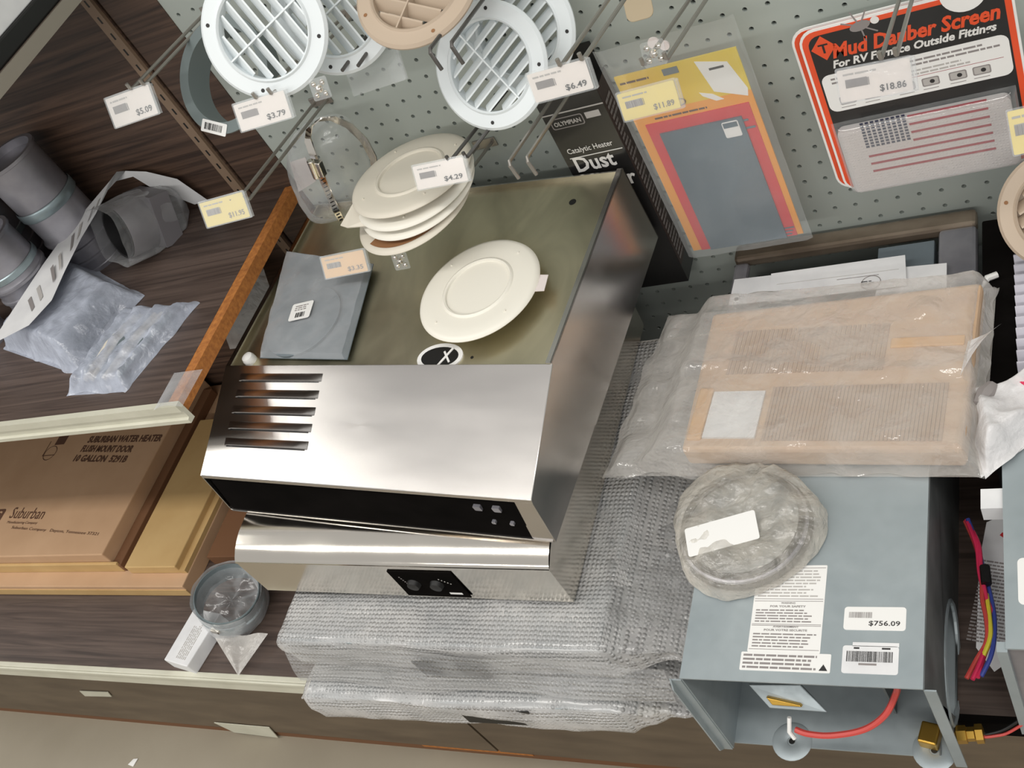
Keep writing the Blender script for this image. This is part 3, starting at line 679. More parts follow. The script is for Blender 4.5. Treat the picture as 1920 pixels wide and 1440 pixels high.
# stickers on the top
Ft = basis(Vector((0, 0, ZT)), (1, 0, 0), (0, 0, 1))
def sticker(name, a, b, mat='label', r=.05):
    m = MB(); m.prism(rrect(a.x, a.y, b.x, b.y, r, 3), ZT, ZT+.015, mat); return m
a, b = Zp(1401, 1222, ZT), Zp(1552, 1060, ZT)
m = sticker('', a, Vector((b.x, b.y, 0))); hgt = b.y-a.y; wd = b.x-a.x
Fl = Ft @ Matrix.Translation((a.x, a.y, 0))
for y0, y1 in ((.03, .30), (.31, .58), (.6, .97)):
    for (u0, v0, u1, v1) in ((.05, y0*hgt, wd-.05, y0*hgt+.02), (.05, y1*hgt-.02, wd-.05, y1*hgt)): m.rect(u0, v0, u1, v1, .022, 'inkgray', Fl, t=.006)
m.text('WARNING', Fl, wd*.4, hgt*.545, wd*.2, .08, 'inkgray', bold=.02, d=.025); m.text('FOR YOUR SAFETY', Fl, wd*.25, hgt*.505, wd*.5, .09, 'inkgray', bold=.02, d=.025)
m.lines(Fl, .15, hgt*.33, wd-.3, hgt*.16, 5, 'inkgray', fill=.4, d=.025)
m.text('AVERTISSEMENT', Fl, wd*.32, hgt*.275, wd*.36, .08, 'inkgray', bold=.02, d=.025); m.text('POUR VOTRE SECURITE', Fl, wd*.2, hgt*.235, wd*.6, .09, 'inkgray', bold=.02, d=.025)
m.lines(Fl, .15, hgt*.05, wd-.3, hgt*.17, 5, 'inkgray', fill=.4, d=.025)
m.lines(Fl, .15, hgt*.62, wd-.3, hgt*.33, 9, 'inkfaint', fill=.4, d=.025); m.build('warning_sticker', t, 0)['label'] = 'cream warning sticker with small print'
a, b = Zp(1386, 1256, ZT), Zp(1559, 1227, ZT); m = sticker('', a, b); Fl = Ft @ Matrix.Translation((a.x, a.y, 0)); wd = b.x-a.x; hgt = b.y-a.y
m.lines(Fl, .1, .05, wd-.6, hgt-.1, 4, 'inkgray', fill=.5, d=.022, jit=.1); m.prism([(wd-.42, .08), (wd-.1, .08), (wd-.26, .34)], .016, .022, 'ink', Fl); m.build('warning_strip', t, 0)['label'] = 'narrow white warning strip'
a, b = Zp(1581, 1181, ZT), Zp(1700, 1139, ZT); m = sticker('', a, b, r=.12); Fl = Ft @ Matrix.Translation((a.x, a.y, 0)); wd = b.x-a.x; hgt = b.y-a.y
m.barcode(Fl, .18, hgt*.52, wd*.38, hgt*.25, 'inkgray', n=30); m.text('$756.09', Fl, wd*.41, hgt*.16, wd*.5, hgt*.24, 'ink', d=.025, bold=.01); m.build('price_sticker', t, 0)['label'] = 'white price sticker reading $756.09'
a, b = Zp(1577, 1262, ZT), Zp(1686, 1213, ZT); m = sticker('', a, b, 'paper', .1); Fl = Ft @ Matrix.Translation((a.x, a.y, 0)); wd = b.x-a.x; hgt = b.y-a.y
m.rect(.35, hgt-.02, wd, hgt+.14, .015, 'paper', Fl); m.barcode(Fl, .15, hgt*.42, wd-.35, hgt*.38, 'ink', n=40); m.rect(wd*.3, hgt*.3, wd*.62, hgt*.37, .022, 'inkgray', Fl, t=.006)
m.rect(.4, hgt*.88, .6, hgt*.94, .022, 'ink', Fl, t=.006); m.rect(wd-.6, hgt*.88, wd-.3, hgt*.94, .022, 'ink', Fl, t=.006); m.build('barcode_sticker', t, 0)['label'] = 'white sticker with a wide barcode'
# brass union on the cable right of the furnace
t = thing('brass_union', 'brass pipe union with a red and a black lead, right of the furnace foot', 'fitting', (6.8, -23.5, ZD))
c = Zp(1812, 1377, ZD+.5); Fz = basis(c, (1, .12, 0), (0, 0, 1)) @ Matrix.Rotation(PI/2, 4, 'Y')
m = MB(); m.lathe([(0, -.7), (.2, -.7), (.25, -.4), (.36, -.35), (.36, 0), (.28, .03), (.28, .3), (.38, .35), (.38, .62), (.2, .66), (0, .66)], 'brass', Fz, 6); m.build('union_body', t, 20)
e = c+Vector((.65, .1, 0))
wirepath([e, Zp(1850, 1377, ZD+.5), Zp(1882, 1368, ZD+.6), Zp(1920, 1344, ZD+1.2), Zp(1950, 1320, ZD+2)], .07, 'black', 'black_lead', t)
wirepath([e+Vector((0, -.1, 0)), Zp(1846, 1382, ZD+.5), Zp(1865, 1380, ZD+.5), Zp(1890, 1374, ZD+.5), Zp(1930, 1350, ZD+1.)], .06, 'wirered', 'red_lead', t)
# instruction sheet and wire loom in the gap
q = [Zp(1852, 985, -4.6), Zp(1905, 955, -4.2), Zp(1925, 1200, -4.2), Zp(1862, 1255, -4.8), Zp(1832, 1218, -5.2), Zp(1840, 1060, -5.0)]
cc = sum(q, Vector())/6
t = thing('instruction_sheet', 'white printed sheet with a red line in the gap beside the furnace', 'paper', (cc.x, cc.y, -5.3))
n_ = Vector((.12, -.15, 1)).normalized()
Fq = basis(cc, (.97, -.2, 0), n_)
qq = [Fq.inverted() @ p for p in q]
m = MB(); m.prism([(p.x, p.y) for p in qq], -.02, 0, 'paper', Fq)
m.rect(-.85, 1.75, 1.1, 1.92, .015, 'red', Fq @ Matrix.Rotation(-.5, 4, 'Z') @ Matrix.Translation((-.6, .25, 0)), t=.01)
m.lines(Fq, -.75, -2.3, 1.9, 3.6, 24, 'inkgray', fill=.45, seg=.6); m.build('sheet', t, 0)
t = thing('wire_loom', 'bundle of pink, blue and yellow wires hanging beside the furnace', 'wires', (6.6, -17, -5))
base = [(1812, 975), (1832, 1020), (1842, 1070), (1850, 1120), (1860, 1160), (1858, 1200), (1845, 1235), (1830, 1270)]
for k, (mat, off) in enumerate((('wirepink', (0, 0)), ('wirepink', (-5, 4)), ('wireblue', (6, -2)), ('wireyellow', (-2, -6)), ('wirered', (-9, 2)))):
    pts = [Zp(u+off[0]*(i/4)+(3*math.sin(i*2+k)), v+off[1], -3.4+.15*math.sin(i+k)) for i, (u, v) in enumerate(base) if not (mat == 'wireyellow' and (i < 3 or i > 6))]
    wirepath(pts, .09, mat, 'wire', t, 5)
m = MB(); m.tube([Zp(1846, 1062, -3.2), Zp(1850, 1095, -3.2)], .2, 'black', 8); m.build('sleeve', t)
# neighbouring casing at the right edge
t = thing('furnace', 'pale grey furnace casing at the right picture edge', 'furnace', (12, -15, ZD))
m = MB(); m.box(8.35, 18, -23.1, -13.6, ZD+2.2, 0, 'steelgray'); m.box(8.3, 18, -23.2, -14.6, -.0, .08, 'galv'); m.build('casing', t, 0)
m = MB(); m.box(8.0, 8.35, -23.3, -22.9, ZD, 0, 'galv'); m.box(8.6, 18, -22.9, -13.8, ZD, ZD+2.2, 'navy'); m.build('side_rail', t, 0)
m = MB(); m.box(7.5, 8.35, -17.3, -16.4, -.9, -.1, 'paper'); m.build('bracket', t, 0)
a = Vector((8.7, -22, .08)); m = MB(); m.prism(rrect(8.75, -21.5, 10.6, -19.6, .2), .08, .1, 'label'); m.build('label', t, 0)
# ================================================================== TRAY AND GRILLE BEHIND THE BAG
t = thing('metal_door_frame', 'worn grey sheet metal frame lying behind the bagged pads', 'metal frame', (1.5, -4.5, ZD))
m = MB(); m.box(-4.2, 7.3, -8.2, -.4, ZD+.02, -2.6, 'galvdark'); m.build('housing', t, 0)
m = MB(); m.box(-4.4, 7.4, -1.5, -.4, -.75, -.05, 'railmetal', None); m.build('rear_rail', t, 0, bevel=.2)
m = MB(); m.box(5.7, 7.4, -12.2, -1.5, -.8, -.1, 'steelgray'); m.box(-4.4, -3.6, -8, -1.5, -.8, -.3, 'steelgray'); m.build('side_rail', t, 0, bevel=.2)
m = MB(); m.box(2.9, 5.5, -5, -1.9, -1.6, -.35, 'graymat'); m.build('inner_box', t, 0, bevel=.05)
t = thing('vent_grille', 'black slotted vent grille with pale fins at the right picture edge', 'grille', (11, -6, -.4))
m = MB(); m.box(7.6, 16, -11.6, -1.2, -1.1, -.25, 'blackgloss'); m.box(7.6, 16, -13.2, -11.6, -1.4, -.6, 'brown_edge'); m.build('frame', t, 0, bevel=.08)
for k in range(14):
    m = MB(); y = -10.7+k*.62
    m.prism([(y, -.24), (y+.36, -.24), (y+.30, .22), (y+.22, .22)], 8.95, 16, 'finwhite' if k < 11 else 'black', PX); m.build('fin', t, 0)
m = MB(); cc = Zp(1857, 530, -.1); m.tube([cc+Vector((-.35, -.3, .05)), cc+Vector((-.1, .1, .2)), cc+Vector((.3, .3, .15))], [.05, .16, .15], 'label', 8); m.build('clip', t)
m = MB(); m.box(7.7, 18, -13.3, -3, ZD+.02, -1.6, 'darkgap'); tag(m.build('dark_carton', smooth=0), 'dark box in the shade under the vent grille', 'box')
# papers behind the bag
def sheet(pts, z, label, k, ry=0):
    q = [Zp(*p, z) for p in pts]; m = MB(); m.slab([Vector((p.x, p.y, z)) for p in q], .03, 'paper')
    F = basis(q[0], q[1]-q[0], (0, 0, 1)); wd = (q[1]-q[0]).length
    if k == 0: m.lathe([(0, .01), (.12, .01)], 'ink', F @ Matrix.Translation((.35, .35, .005)), 12); m.lathe([(0, .01), (.09, .01)], 'ink', F @ Matrix.Translation((wd-.5, .25, .005)), 12)
    if k == 1: m.rect(wd*.5, .9, wd*.8, .93, .01, 'inkgray', F); m.lathe([(.42, .0), (.46, .0)], 'inkgray', F @ Matrix.Translation((wd*.75, .45, .012)), 24); m.lines(F, wd*.68, .3, .6, .3, 3, 'ink')
    if k == 1: m.rect(.3, .35, wd-.2, .37, .01, 'inkfaint', F); m.rect(.3, 1.1, wd-.4, 1.12, .01, 'inkfaint', F)
    return tag(m.build('paper_sheet', smooth=0), label, 'paper')
zz0 = .15
sheet([(1366, 572), (1480, 560), (1480, 512), (1377, 524)], zz0+.1, 'left white sheet with a punched hole behind the bagged pads', 0)
sheet([(1440, 566), (1700, 535), (1697, 478), (1446, 513)], zz0+.16, 'middle white sheet with a small round diagram behind the bagged pads', 1)
sheet([(1640, 560), (1775, 540), (1775, 493), (1650, 505)], zz0+.04, 'right white sheet peeking out behind the bagged pads', 2)
# ================================================================== BAGGED PADS
zp0, zp1 = .12, 1.45
t = thing('bagged_filter_pads', 'tan ribbed pads in a glossy plastic bag lying on the furnace', 'bagged part', (2, -12, .1))
q = [Zp(1275, 842, zp1), Zp(1805, 846, zp1), Zp(1800, 528, zp1), Zp(1335, 586, zp1)]
Fq = basis(Vector((q[0].x, q[0].y, zp1)), Vector((q[1].x-q[0].x, q[1].y-q[0].y, 0)), (0, 0, 1)); wd = (q[1]-q[0]).length; hg = (Fq.inverted() @ Vector((q[3].x, q[3].y, zp1))).y
sk = (Fq.inverted() @ Vector((q[3].x, q[3].y, zp1))).x
m = MB(Fq); hr = (Fq.inverted() @ q[2]).y; m.prism([(.0, .0), (wd, .1), (wd+.0, hr-.05), (sk, hg)], -1.25, -.05, 'pad')
m.build('pad', t, 0, bevel=.2)
m = MB(Fq)
for row in ((.5, hg*.42), (hg*.52, hg-1.3)):
    n = 46
    for k in range(n):
        x = (3.6 if row[0] < 1 else 1.2)+(wd-(4.4 if row[0] < 1 else 2.2))*k/n
        if row[0] > 1 and wd-3.6 < x: continue
        m.rect(x, row[0], x+.13, row[1], .0, 'padgroove', t=.05)
m.build('ribs', t, 0)
m = MB(Fq); m.box(.15, .85, .5, hg*.42, -.4, .08, 'padtan'); m.build('end_strip', t, 0, bevel=.1)['label'] = 'orange-tan end strip'
m = MB(Fq); m.box(.9, 3.3, .6, hg*.39, -.1, .05, 'paper'); m.build('white_card', t, 0)
a = Fq.inverted() @ Zp(1668, 652, zp1); m = MB(Fq); m.box(a.x, a.x+3.0, a.y, a.y+.55, -.1, .04, 'padtan', None); m.build('slot_strip', t, 0, bevel=.1)['label'] = 'ochre slot'
foot = [Zp(1132, 890, .2), Zp(1842, 892, .2), Zp(1868, 536, .2), Zp(1252, 590, .2)]
ft = [(p.x, p.y) for p in foot]
fi = [Fq.inverted() @ Vector((p.x, p.y, 0)) for p in foot]
def padh(u, v):
    # rises over the pads, flat on the left where the bag is empty
    k = min(1, max(0, (u-.10)/.10)); k = k*k*(3-2*k)
    fold = .35*math.exp(-((v-.47-.05*math.sin(u*6))/.035)**2)
    return .35+(1.2)*k+fold*.5
o = pillow(ft, .1, padh, 'filmpad', 'bag', t, 90, .16, .55, 21, .045)
m = MB(); e0, e1, e2 = Zp(1800, 705, 1.6), Zp(1880, 614, 1.9), Zp(1815, 640, 1.4)
m.grid(lambda u, v: (e0*(1-u)+e1*u)*(1-v)+(e2*(1-u)+(e1+Vector((-.5, .0, -.2)))*u)*v+Vector((0, 0, .5*math.sin(u*2.6)*(1-v))), 12, 8, 'filmwhite'); m.build('bag_corner', t)
# white bag at right
t = thing('white_plastic_bag', 'crumpled white plastic bag at the right edge beside the bagged pads', 'bag', (10, -13, .2))
ft2 = [Zp(1835, 880, .8), Zp(2010, 760, .8), Zp(1985, 690, .8), Zp(1800, 715, .8)]
pillow([(p.x, p.y) for p in ft2], .2, lambda u, v: 1.2+.3*math.sin(u*5+v*4), 'filmwhite', 'bag', t, 40, .35, .8, 33, .2)
m = MB(); 
for a, b in (((1835, 760), (1862, 722)), ((1858, 800), (1908, 775))):
    A, B = Zp(*a, 1.0), Zp(*b, 1.0); m.tube([A, (A+B)/2, B], [.25, .42, .25], 'inkgray', 8)
m.tube([Zp(1905, 712, 1.2), Zp(1935, 722, 1.2)], .2, 'wirepink', 8); m.build('contents', t)
# ================================================================== COIL IN A BAG ON THE FURNACE
cc = Zp(1392, 985, .55)
t = thing('bagged_hose_coil', 'round coil in a crumpled clear bag with a white label, on the furnace', 'bagged part', (cc.x, cc.y, 0))
for k in range(3):
    m = MB(); r0 = 2.75-.12*k; m.tube([(cc.x+r0*math.cos(a), cc.y+r0*math.sin(a), .22+.26*k) for a in [2*PI*i/40 for i in range(40)]], .12, 'black' if k != 1 else 'steelgray', 8, closed=True); m.build('coil', t)
def cbag(u, v):
    a = u*2*PI; rr = 3.2*(1+.05*math.sin(a*3+1)+.05*nse(math.cos(a)*1.6, math.sin(a)*1.6, 1)+.03*nse(math.cos(a)*6, math.sin(a)*6, 1))
    k = v*2 if v < .5 else (1-v)*2
    r2 = rr*min(1, k*1.0); h = 0
    if v < .5: h = 1.15*math.sqrt(max(0, 1-(k*.97)**4)) - .35*math.exp(-(k/.35)**2)
    x = math.cos(a)*r2; y = math.sin(a)*r2
    h += (.22*abs(nse(x, y, 4, .8))+.10*nse(x, y, 9, 2.2))*(1 if v < .5 else 0)+.14*abs(math.sin(a*4.5+nse(x, y, 2)*2))*k*(v < .5)
    return (cc.x+x, cc.y+y, max(.04, h+.1))
m = MB(); m.grid(cbag, 90, 40, 'filmcoil'); m.build('bag', t, 60)
Fq = basis(cc+Vector((-.55, -.75, .78)), (.98, .25, .05), (0, -.15, 1)); m = MB(); m.prism(rrect(-1.55, -.75, 1.5, .55, .1), -.03, 0, 'label', Fq); m.build('label', t, 0)
# ================================================================== HANGING DISPLAY
def on_plane(px, o, n):
    d = ray(*px); c = Vector(CC); return c + d*((Vector(o)-c).dot(n)/d.dot(n))
def hook(x, z, L_, tilt, label, sep=.85, mat='wire', tip=.35, dz=0, bend=0):
    t = thing('peg_hook', label, 'hook', (x+sep/2, 0, z), 'wire hooks on the pegboard')
    a = math.radians(tilt); dy, dzz = -math.cos(a), math.sin(a)
    m = MB(); m.box(x-.25, x+sep+.25, -.1, 0.0, z-.25, z+.3, mat); m.build('base_plate', t, 0, bevel=.03)
    for k in (0, 1):
        xx = x+sep*k; zz = z-dz*k
        pts = [(xx, -.05, zz), (xx, dy*L_*.5, zz+dzz*L_*.5), (xx, dy*L_, zz+dzz*L_)]
        if bend > 0: pts += [(xx, dy*L_-.15, zz+dzz*L_-.1), (xx+.1, dy*L_-.2, zz+dzz*L_-bend)]
        elif tip: pts += [(xx, dy*L_-.12, zz+dzz*L_+.1), (xx, dy*L_-.12, zz+dzz*L_+tip)]
        m = MB(); m.tube(pts, .085, mat, 8); m.build('prong', t)
    return Vector((x, dy*L_, z+dzz*L_))
def tagcard(TL, TR, BL, y, tilt, price, mat, label, grp='price tags on the hooks', empty=False, blob=True, faint=False, milky=False):
    a = math.radians(tilt); n = Vector((0, -math.cos(a), math.sin(a)))
    o = Yp(*TL, y); r = on_plane(TR, o, n); b = on_plane(BL, o, n)
    U = (r-o); wd = U.length; F0 = basis(o, U, n); hb = -(F0.inverted() @ b).y
    F = F0 @ Matrix.Translation((0, -hb, 0))           # lower left origin, v up
    t = thing('price_tag', label, 'price tag', None, grp, F=F)
    m = MB(F); hold = 'film' if milky else 'clear'
    m.prism(rrect(-.05, -.05, wd+.05, hb+.08, .06, 3), -.05, -.03, hold); m.prism(rrect(-.05, -.05, wd+.18, hb+.08, .06, 3), .03, .04, hold)
    m.box(wd+.04, wd+.16, -.02, hb, -.12, .03, hold)
    m.build('clear_holder', t, 0)
    if not empty:
        m = MB(F); m.prism(rrect(0, 0, wd, hb, .05, 3), -.02, 0.0, mat)
        ik = 'inkgray'
        m.lines(F, wd*.08, hb*.78, wd*.5, hb*.12, 1, 'inkfaint', d=.012)
        m.rect(wd*.10, hb*.42, wd*.40, hb*.68, .008, 'inkfaint' if faint else ik, F, t=.006)
        m.barcode(F, wd*.10, hb*.42, wd*.34, hb*.24, ik, d=.012, n=16)
        m.text(price, F, wd*.56, hb*.12, wd*.36, hb*.24, 'ink' if not faint else 'inkgray', bold=.015, d=.016)
        m.build('card', t, 0)['label'] = ('white' if mat == 'tagw' else 'pale yellow' if mat == 'tagy' else 'peach')+' price card'
    return t
def cap(c, label):
    m = MB(); F = basis(c, (1, 0, 0), (0, -.9, .45))
    m.prism(rrect(-.45, -.45, .45, .45, .08, 3), -.03, .03, 'clear', F)
    for a in range(4): m.lathe([(0, .12), (.09, .1), (.12, .03)], 'polished', F @ Matrix.Translation((.32*math.cos(a*PI/2+PI/4), .32*math.sin(a*PI/2+PI/4), 0)), 10)
    m.lathe([(0, .2), (.12, .16), (.17, .03)], 'polished', F, 14)
    return tag(m.build('clear_hook_cap'), label, 'hook cap', 'clear hook caps')
def louver_vent(c, n, R, bar, label, mat='vent', grp='round louvered vents', hide=False, nsl=7, depth=.5, back=None):
    c = Vector(c); n = Vector(n).normalized()
    a, b = on_plane(bar[0], c, n), on_plane(bar[1], c, n)
    F = basis(c, b-a, n)                               # u along the crossbar
    t = thing('louvered_vent', label, 'vent', None, grp, F=F)
    ri = R*.70
    m = MB(F); m.lathe([(ri, -.55), (ri, .02), (ri+.08, .10), (ri+.16, .02), (ri+.3, .0), (R-.12, 0), (R, -.12), (R, -.2), (R-.06, -.2), (R-.14, -.08), (ri+.1, -.08), (ri+.06, -.55)], mat, n=64, closed=True)
    for k in range(4):
        q = PI/4+k*PI/2; m.lathe([(0, .012), (.085, .012)], 'ink' if mat == 'vent' else 'stain', F0_(q, (R+ri)/2+.06), 12)
    m.build('flange', t, 35)
    for k in range(nsl):
        u = -ri+2*ri*(k+.5)/nsl; h = math.sqrt(max(ri*ri-u*u, 0))-.01
        if h < .3: continue
        m = MB(F); m.add([(u-.26, -h, -.42), (u-.18, -h, -.42), (u+.20, -h, .0), (u+.12, -h, 0), (u-.26, h, -.42), (u-.18, h, -.42), (u+.20, h, .0), (u+.12, h, 0)],
              [(0, 1, 2, 3), (7, 6, 5, 4), (0, 4, 5, 1), (1, 5, 6, 2), (2, 6, 7, 3), (3, 7, 4, 0)], mat)
        m.build('louver', t, 0)
    m = MB(F); m.box(-ri, ri, -.035, .035, -.3, .04, mat); m.build('crossbar', t, 0)
    if back: m = MB(F); m.lathe([(0, -.54), (ri+.02, -.54), (ri+.02, -.6), (0, -.6)], back, n=40); m.build('screen', t)
    return t
def F0_(q, r): return Matrix.Translation((r*math.cos(q), r*math.sin(q), 0))
# hooks (left prong x, base z, length, tilt)
hA = hook(-25.3, 20.7, 7.2, 6, 'wire hook at the top left with a small white price tag, beside the grey ring')
hB = hook(-22.9, 14.3, 9.0, 7, 'wire hook reaching over the left shelf to the yellow price tag')
hC = hook(-18.2, 18.3, 8.6, 11, 'wire hook behind the price tag under the large white vent')
hC2 = hook(-17.4, 23.6, 5.0, 8, 'wire hook above the picture edge carrying the large white vent')
hD = hook(-15.2, 18.4, 6.4, 5, 'dark wire hook between the white vent and the tan vent', mat='wiredark', tip=0)
hD2 = hook(-13.0, 17.6, 4.5, 6, 'dark wire hook holding the empty clear tag holder', mat='wiredark', sep=.6, tip=0)
hV = hook(-9.6, 18.5, 8.2, 8.5, 'wire hook carrying the middle white vent', sep=1.0, bend=.9, mat='wiredark')
hE = hook(-11.7, 12.5, 8.2, 13, 'wire hook over the stack of almond plates', mat='wiredark')
hK = hook(-8.65, 12.3, 8.9, 12, 'bare wire hook with down-turned tips left of the black box', bend=.8)
hF = hook(-3.4, 16.8, 11.1, 12.3, 'long wire hook ending at the white tag beside the middle vent')
hG = hook(-1.6, 14.6, 8.7, 15, 'wire hook carrying the yellow carded screen', sep=.9)
hH = hook(6.6, 12.6, 9.6, 16.5, 'wire hook through the black and orange screen packages', sep=.5)
hI = hook(-18.4, 9.2, 7.4, 9, 'low wire hook ending at the peach price tag', mat='wiredark', tip=0)
hJ = hook(-15.4, 9.4, 7.6, 13, 'low wire hook under the almond plates with a clear tip cap', bend=.5)
for h, k, lab in ((hC, (600, 166), 'clear hook cap just right of the large white vent'), (hG, (1226, 100), 'clear hook cap above the yellow package'), (hJ, (751, 489), 'clear hook cap hanging over the steel hood')):
    cap(Yp(*k, h.y), lab)
tagcard((197, 187), (277, 158), (228, 236), hA.y-.1, 30, '$5.09', 'tagw', 'white price tag in front of the dark wood wall at the top left')
tagcard((437, 198), (531, 169), (464, 244), hC.y-.1, 30, '$3.79', 'tagw', 'white price tag reading $3.79 under the large white vent')
tagcard((373, 382), (453, 360), (400, 424), hB.y-.1, 30, '$11.95', 'tagy', 'pale yellow price tag hanging over the left shelf', faint=True)
tagcard((987, 141), (1096, 111), (1006, 193), hF.y-.1, 18, '$6.49', 'tagw', 'white price tag reading $6.49 beside the middle white vent')
tagcard((773, 313), (867, 294), (790, 355), hE.y-.15, 30, '$4.29', 'tagw', 'white price tag reading $4.29 over the stack of almond plates')
tagcard((1156, 178), (1262, 150), (1174, 227), hG.y-.1, 20, '$11.89', 'tagy', 'pale yellow price tag in front of the yellow package', faint=True)
tagcard((601, 484), (680, 468), (620, 521), hI.y-.1, 35, '$3.35', 'tagp', 'peach price tag over the grey bagged plate', faint=True)
tagcard((1568, 134), (1705, 108), (1578, 193), hH.y-.1, 22, '$18.86', 'tagw', 'white price tag in a shiny sleeve reading $18.86 on the black and orange package', milky=True)
tagcard((646, 122), (739, 90), (672, 176), hD2.y-.2, 30, '', 'tagw', 'empty clear price tag holder below the tan vent', empty=True)
# vents
louver_vent((-17.05, -7.0, 22.0), (.29, -.84, .47), 2.78, ((435, 115), (545, 5)), 'large white louvered round vent nearest the camera at the top left')
louver_vent((-15.2, -4.6, 20.9), (.29, -.84, .47), 2.78, ((435, 115), (545, 5)), 'white louvered vent half hidden behind the large one')
louver_vent((-9.95, -4.3, 16.1), (0, -.84, .55), 2.75, ((880, 90), (965, 180)), 'middle white louvered round vent over the pegboard')
louver_vent((-9.0, -2.4, 16.3), (0, -.90, .42), 2.72, ((880, 90), (965, 180)), 'white louvered vent tucked behind the middle one')
cV = Yp(778, -28, -5)
louver_vent(cV, (.15, -.45, .88), 2.75, ((740, 60), (800, -80)), 'tan louvered vent cut by the top picture edge', 'tan', nsl=6)
cV = Yp(1998, 392, -5)
louver_vent(cV, (.0, -.8, .6), 2.6, ((1920, 300), (2000, 400)), 'tan round vent at the right picture edge', 'tan', back='tan')
tagcard((1888, 210), (1975, 190), (1908, 290), -6.2, 30, '$6.49', 'tagy', 'cream price tag at the right picture edge over the tan vent', faint=True)
# small brown-tan product corner at the top
m = MB(); c = Yp(1195, 5, -3); F = basis(c, (1, 0, 0), (0, -.85, .5)); m.prism(rrect(-.6, -.7, .6, 1.2, .3), -.06, 0, 'plugtan', F); tag(m.build('almond_plug', smooth=0, bevel=.04), 'small almond plastic part on a hook at the top edge', 'vent part')
# grey ring
cR = Yp(420, 140, -4.6)
nR = Vector((.30, -.66, .69)).normalized(); F = basis(cR, (1, 0, 0), nR)
t = thing('duct_ring', 'grey plastic duct ring with a barcode label behind the large white vent', 'duct fitting', None, F=F)
m = MB(F); m.lathe([(2.2, -1.3), (2.35, -1.3), (2.35, -.05), (2.75, .0), (2.75, .1), (2.2, .1)], 'absgray', n=56, closed=True); m.build('ring_body', t, 35)
Fl = F @ Matrix.Rotation(math.radians(-112), 4, 'Z') @ Matrix.Translation((2.5, 0, .12))
m = MB(); Fl2 = Fl @ Matrix.Rotation(PI/2, 4, 'Z'); m.prism(rrect(-.8, -.28, .8, .3, .06), 0, .02, 'label', Fl2); m.barcode(Fl2, -.6, -.15, 1.15, .32, 'ink', d=.03, n=14); m.build('barcode_label', t, 0)
# hose clamp in its bag on the second hook
cb = Yp(612, 318, -2.6)
t = thing('bagged_hose_clamp', 'shiny steel hose clamp in a clear bag left of the almond plates', 'hose clamp', (cb.x, cb.y, cb.z-2))
loop = [((640, 412), -3.6), ((626, 385), -3.7), ((611, 350), -3.7), ((597, 315), -3.7), ((585, 285), -3.6), ((577, 262), -3.4), ((580, 240), -3.1), ((598, 224), -2.8), ((625, 222), -2.5), ((655, 236), -2.3), ((682, 262), -2.2), ((700, 296), -2.2), ((704, 330), -2.3), ((697, 362), -2.5), ((682, 390), -2.8), ((662, 408), -3.2)]
P_ = [Yp(*a, y) for a, y in loop]; m = MB(); n = len(P_); vs = []; 
ax = Vector((.92, -.12, .26)).normalized()
for i in range(n):
    wv = ax*.27; tt = (P_[(i+1) % n]-P_[i-1]).normalized(); nn = tt.cross(ax).normalized()*.03
    vs += [P_[i]-wv-nn, P_[i]+wv-nn, P_[i]+wv+nn, P_[i]-wv+nn]
m.add(vs, [(4*i+k, 4*((i+1) % n)+k, 4*((i+1) % n)+(k+1) % 4, 4*i+(k+1) % 4) for i in range(n) for k in range(4)], 'polished')
m.build('band', t, 50)
m = MB()
for i in range(0, 3):
    for k in range(5):
        p = P_[i].lerp(P_[i+1], k/5); tt = (P_[i+1]-P_[i]).normalized(); nn = tt.cross(ax).normalized()
        if nn.y > 0: nn = -nn
        Fz = basis(p+nn*.04, ax, nn); m.rect(-.15, -.025, .15, .025, .01, 'black', Fz)
m.build('worm_slots', t, 0)
p = Yp(596, 312, -3.9); Fz = basis(p, P_[4]-P_[2], (0, -.8, .6)); m = MB(); m.box(-.45, .45, -.42, .3, -.05, .32, 'polished', Fz); m.tube([Fz @ Vector((-.5, .05, .3)), Fz @ Vector((.6, .05, .3))], .2, 'polished', 12); m.build('screw_housing', t, 40, bevel=.05)
m = MB(); q = [Yp(543, 305, -2.4), Yp(560, 360, -2.4), Yp(592, 340, -2.4), Yp(572, 295, -2.4)]; m.slab(q, .04, 'paperwarm'); m.build('paper_label', t, 0)
def cbg(u, v):
    a = u*2*PI; k = v
    p = Yp(620+78*math.cos(a)*k+8*math.sin(a*3)*k, 312+98*math.sin(a)*k, -2.0); p.y = -2.0-1.8*(1-k*k)**.5-.12*nse(p.x, p.z, 3, 1.2); return p
m = MB(); m.grid(cbg, 40, 10, 'film'); m.build('bag', t)
# ================================================================== ALMOND PLATES
def plate(F, label, mat='plate', r=3.2, tg=False, grp='almond cover plates stacked over the hooks', mark=None):
    t = thing('cover_plate', label, 'cover plate', None, grp, F=F)
    m = MB(F); m.lathe([(0, .05), (1.62, .05), (1.66, .14), (1.74, .17), (1.82, .14), (1.86, .09), (2.4, .09), (r-.25, .07), (r-.06, .0), (r, -.1), (r-.02, -.14), (r-.1, -.12), (r-.3, -.02), (0, -.02)], mat, n=72)
    for k in range(4): m.lathe([(0, .15), (.05, .14), (.06, .08)], mat, F0_(k*PI/2+.5, 2.55), 10)
    m.build('disc', t, 40)
    if mark:
        m = MB(F); m.lathe([(1.9, -.135), (r-.3, -.135)], 'stain', Matrix.Translation((0, 0, .24)), 20, -2.4, -.9); m.build('glue_stain', t)
    return t
cp = Zp(899, 545, 8.0); plate(Rot(20, 3, 1, cp+Vector((0, 0, .15))), 'single round almond cover plate lying on the steel hood', grp=None, r=3.13)
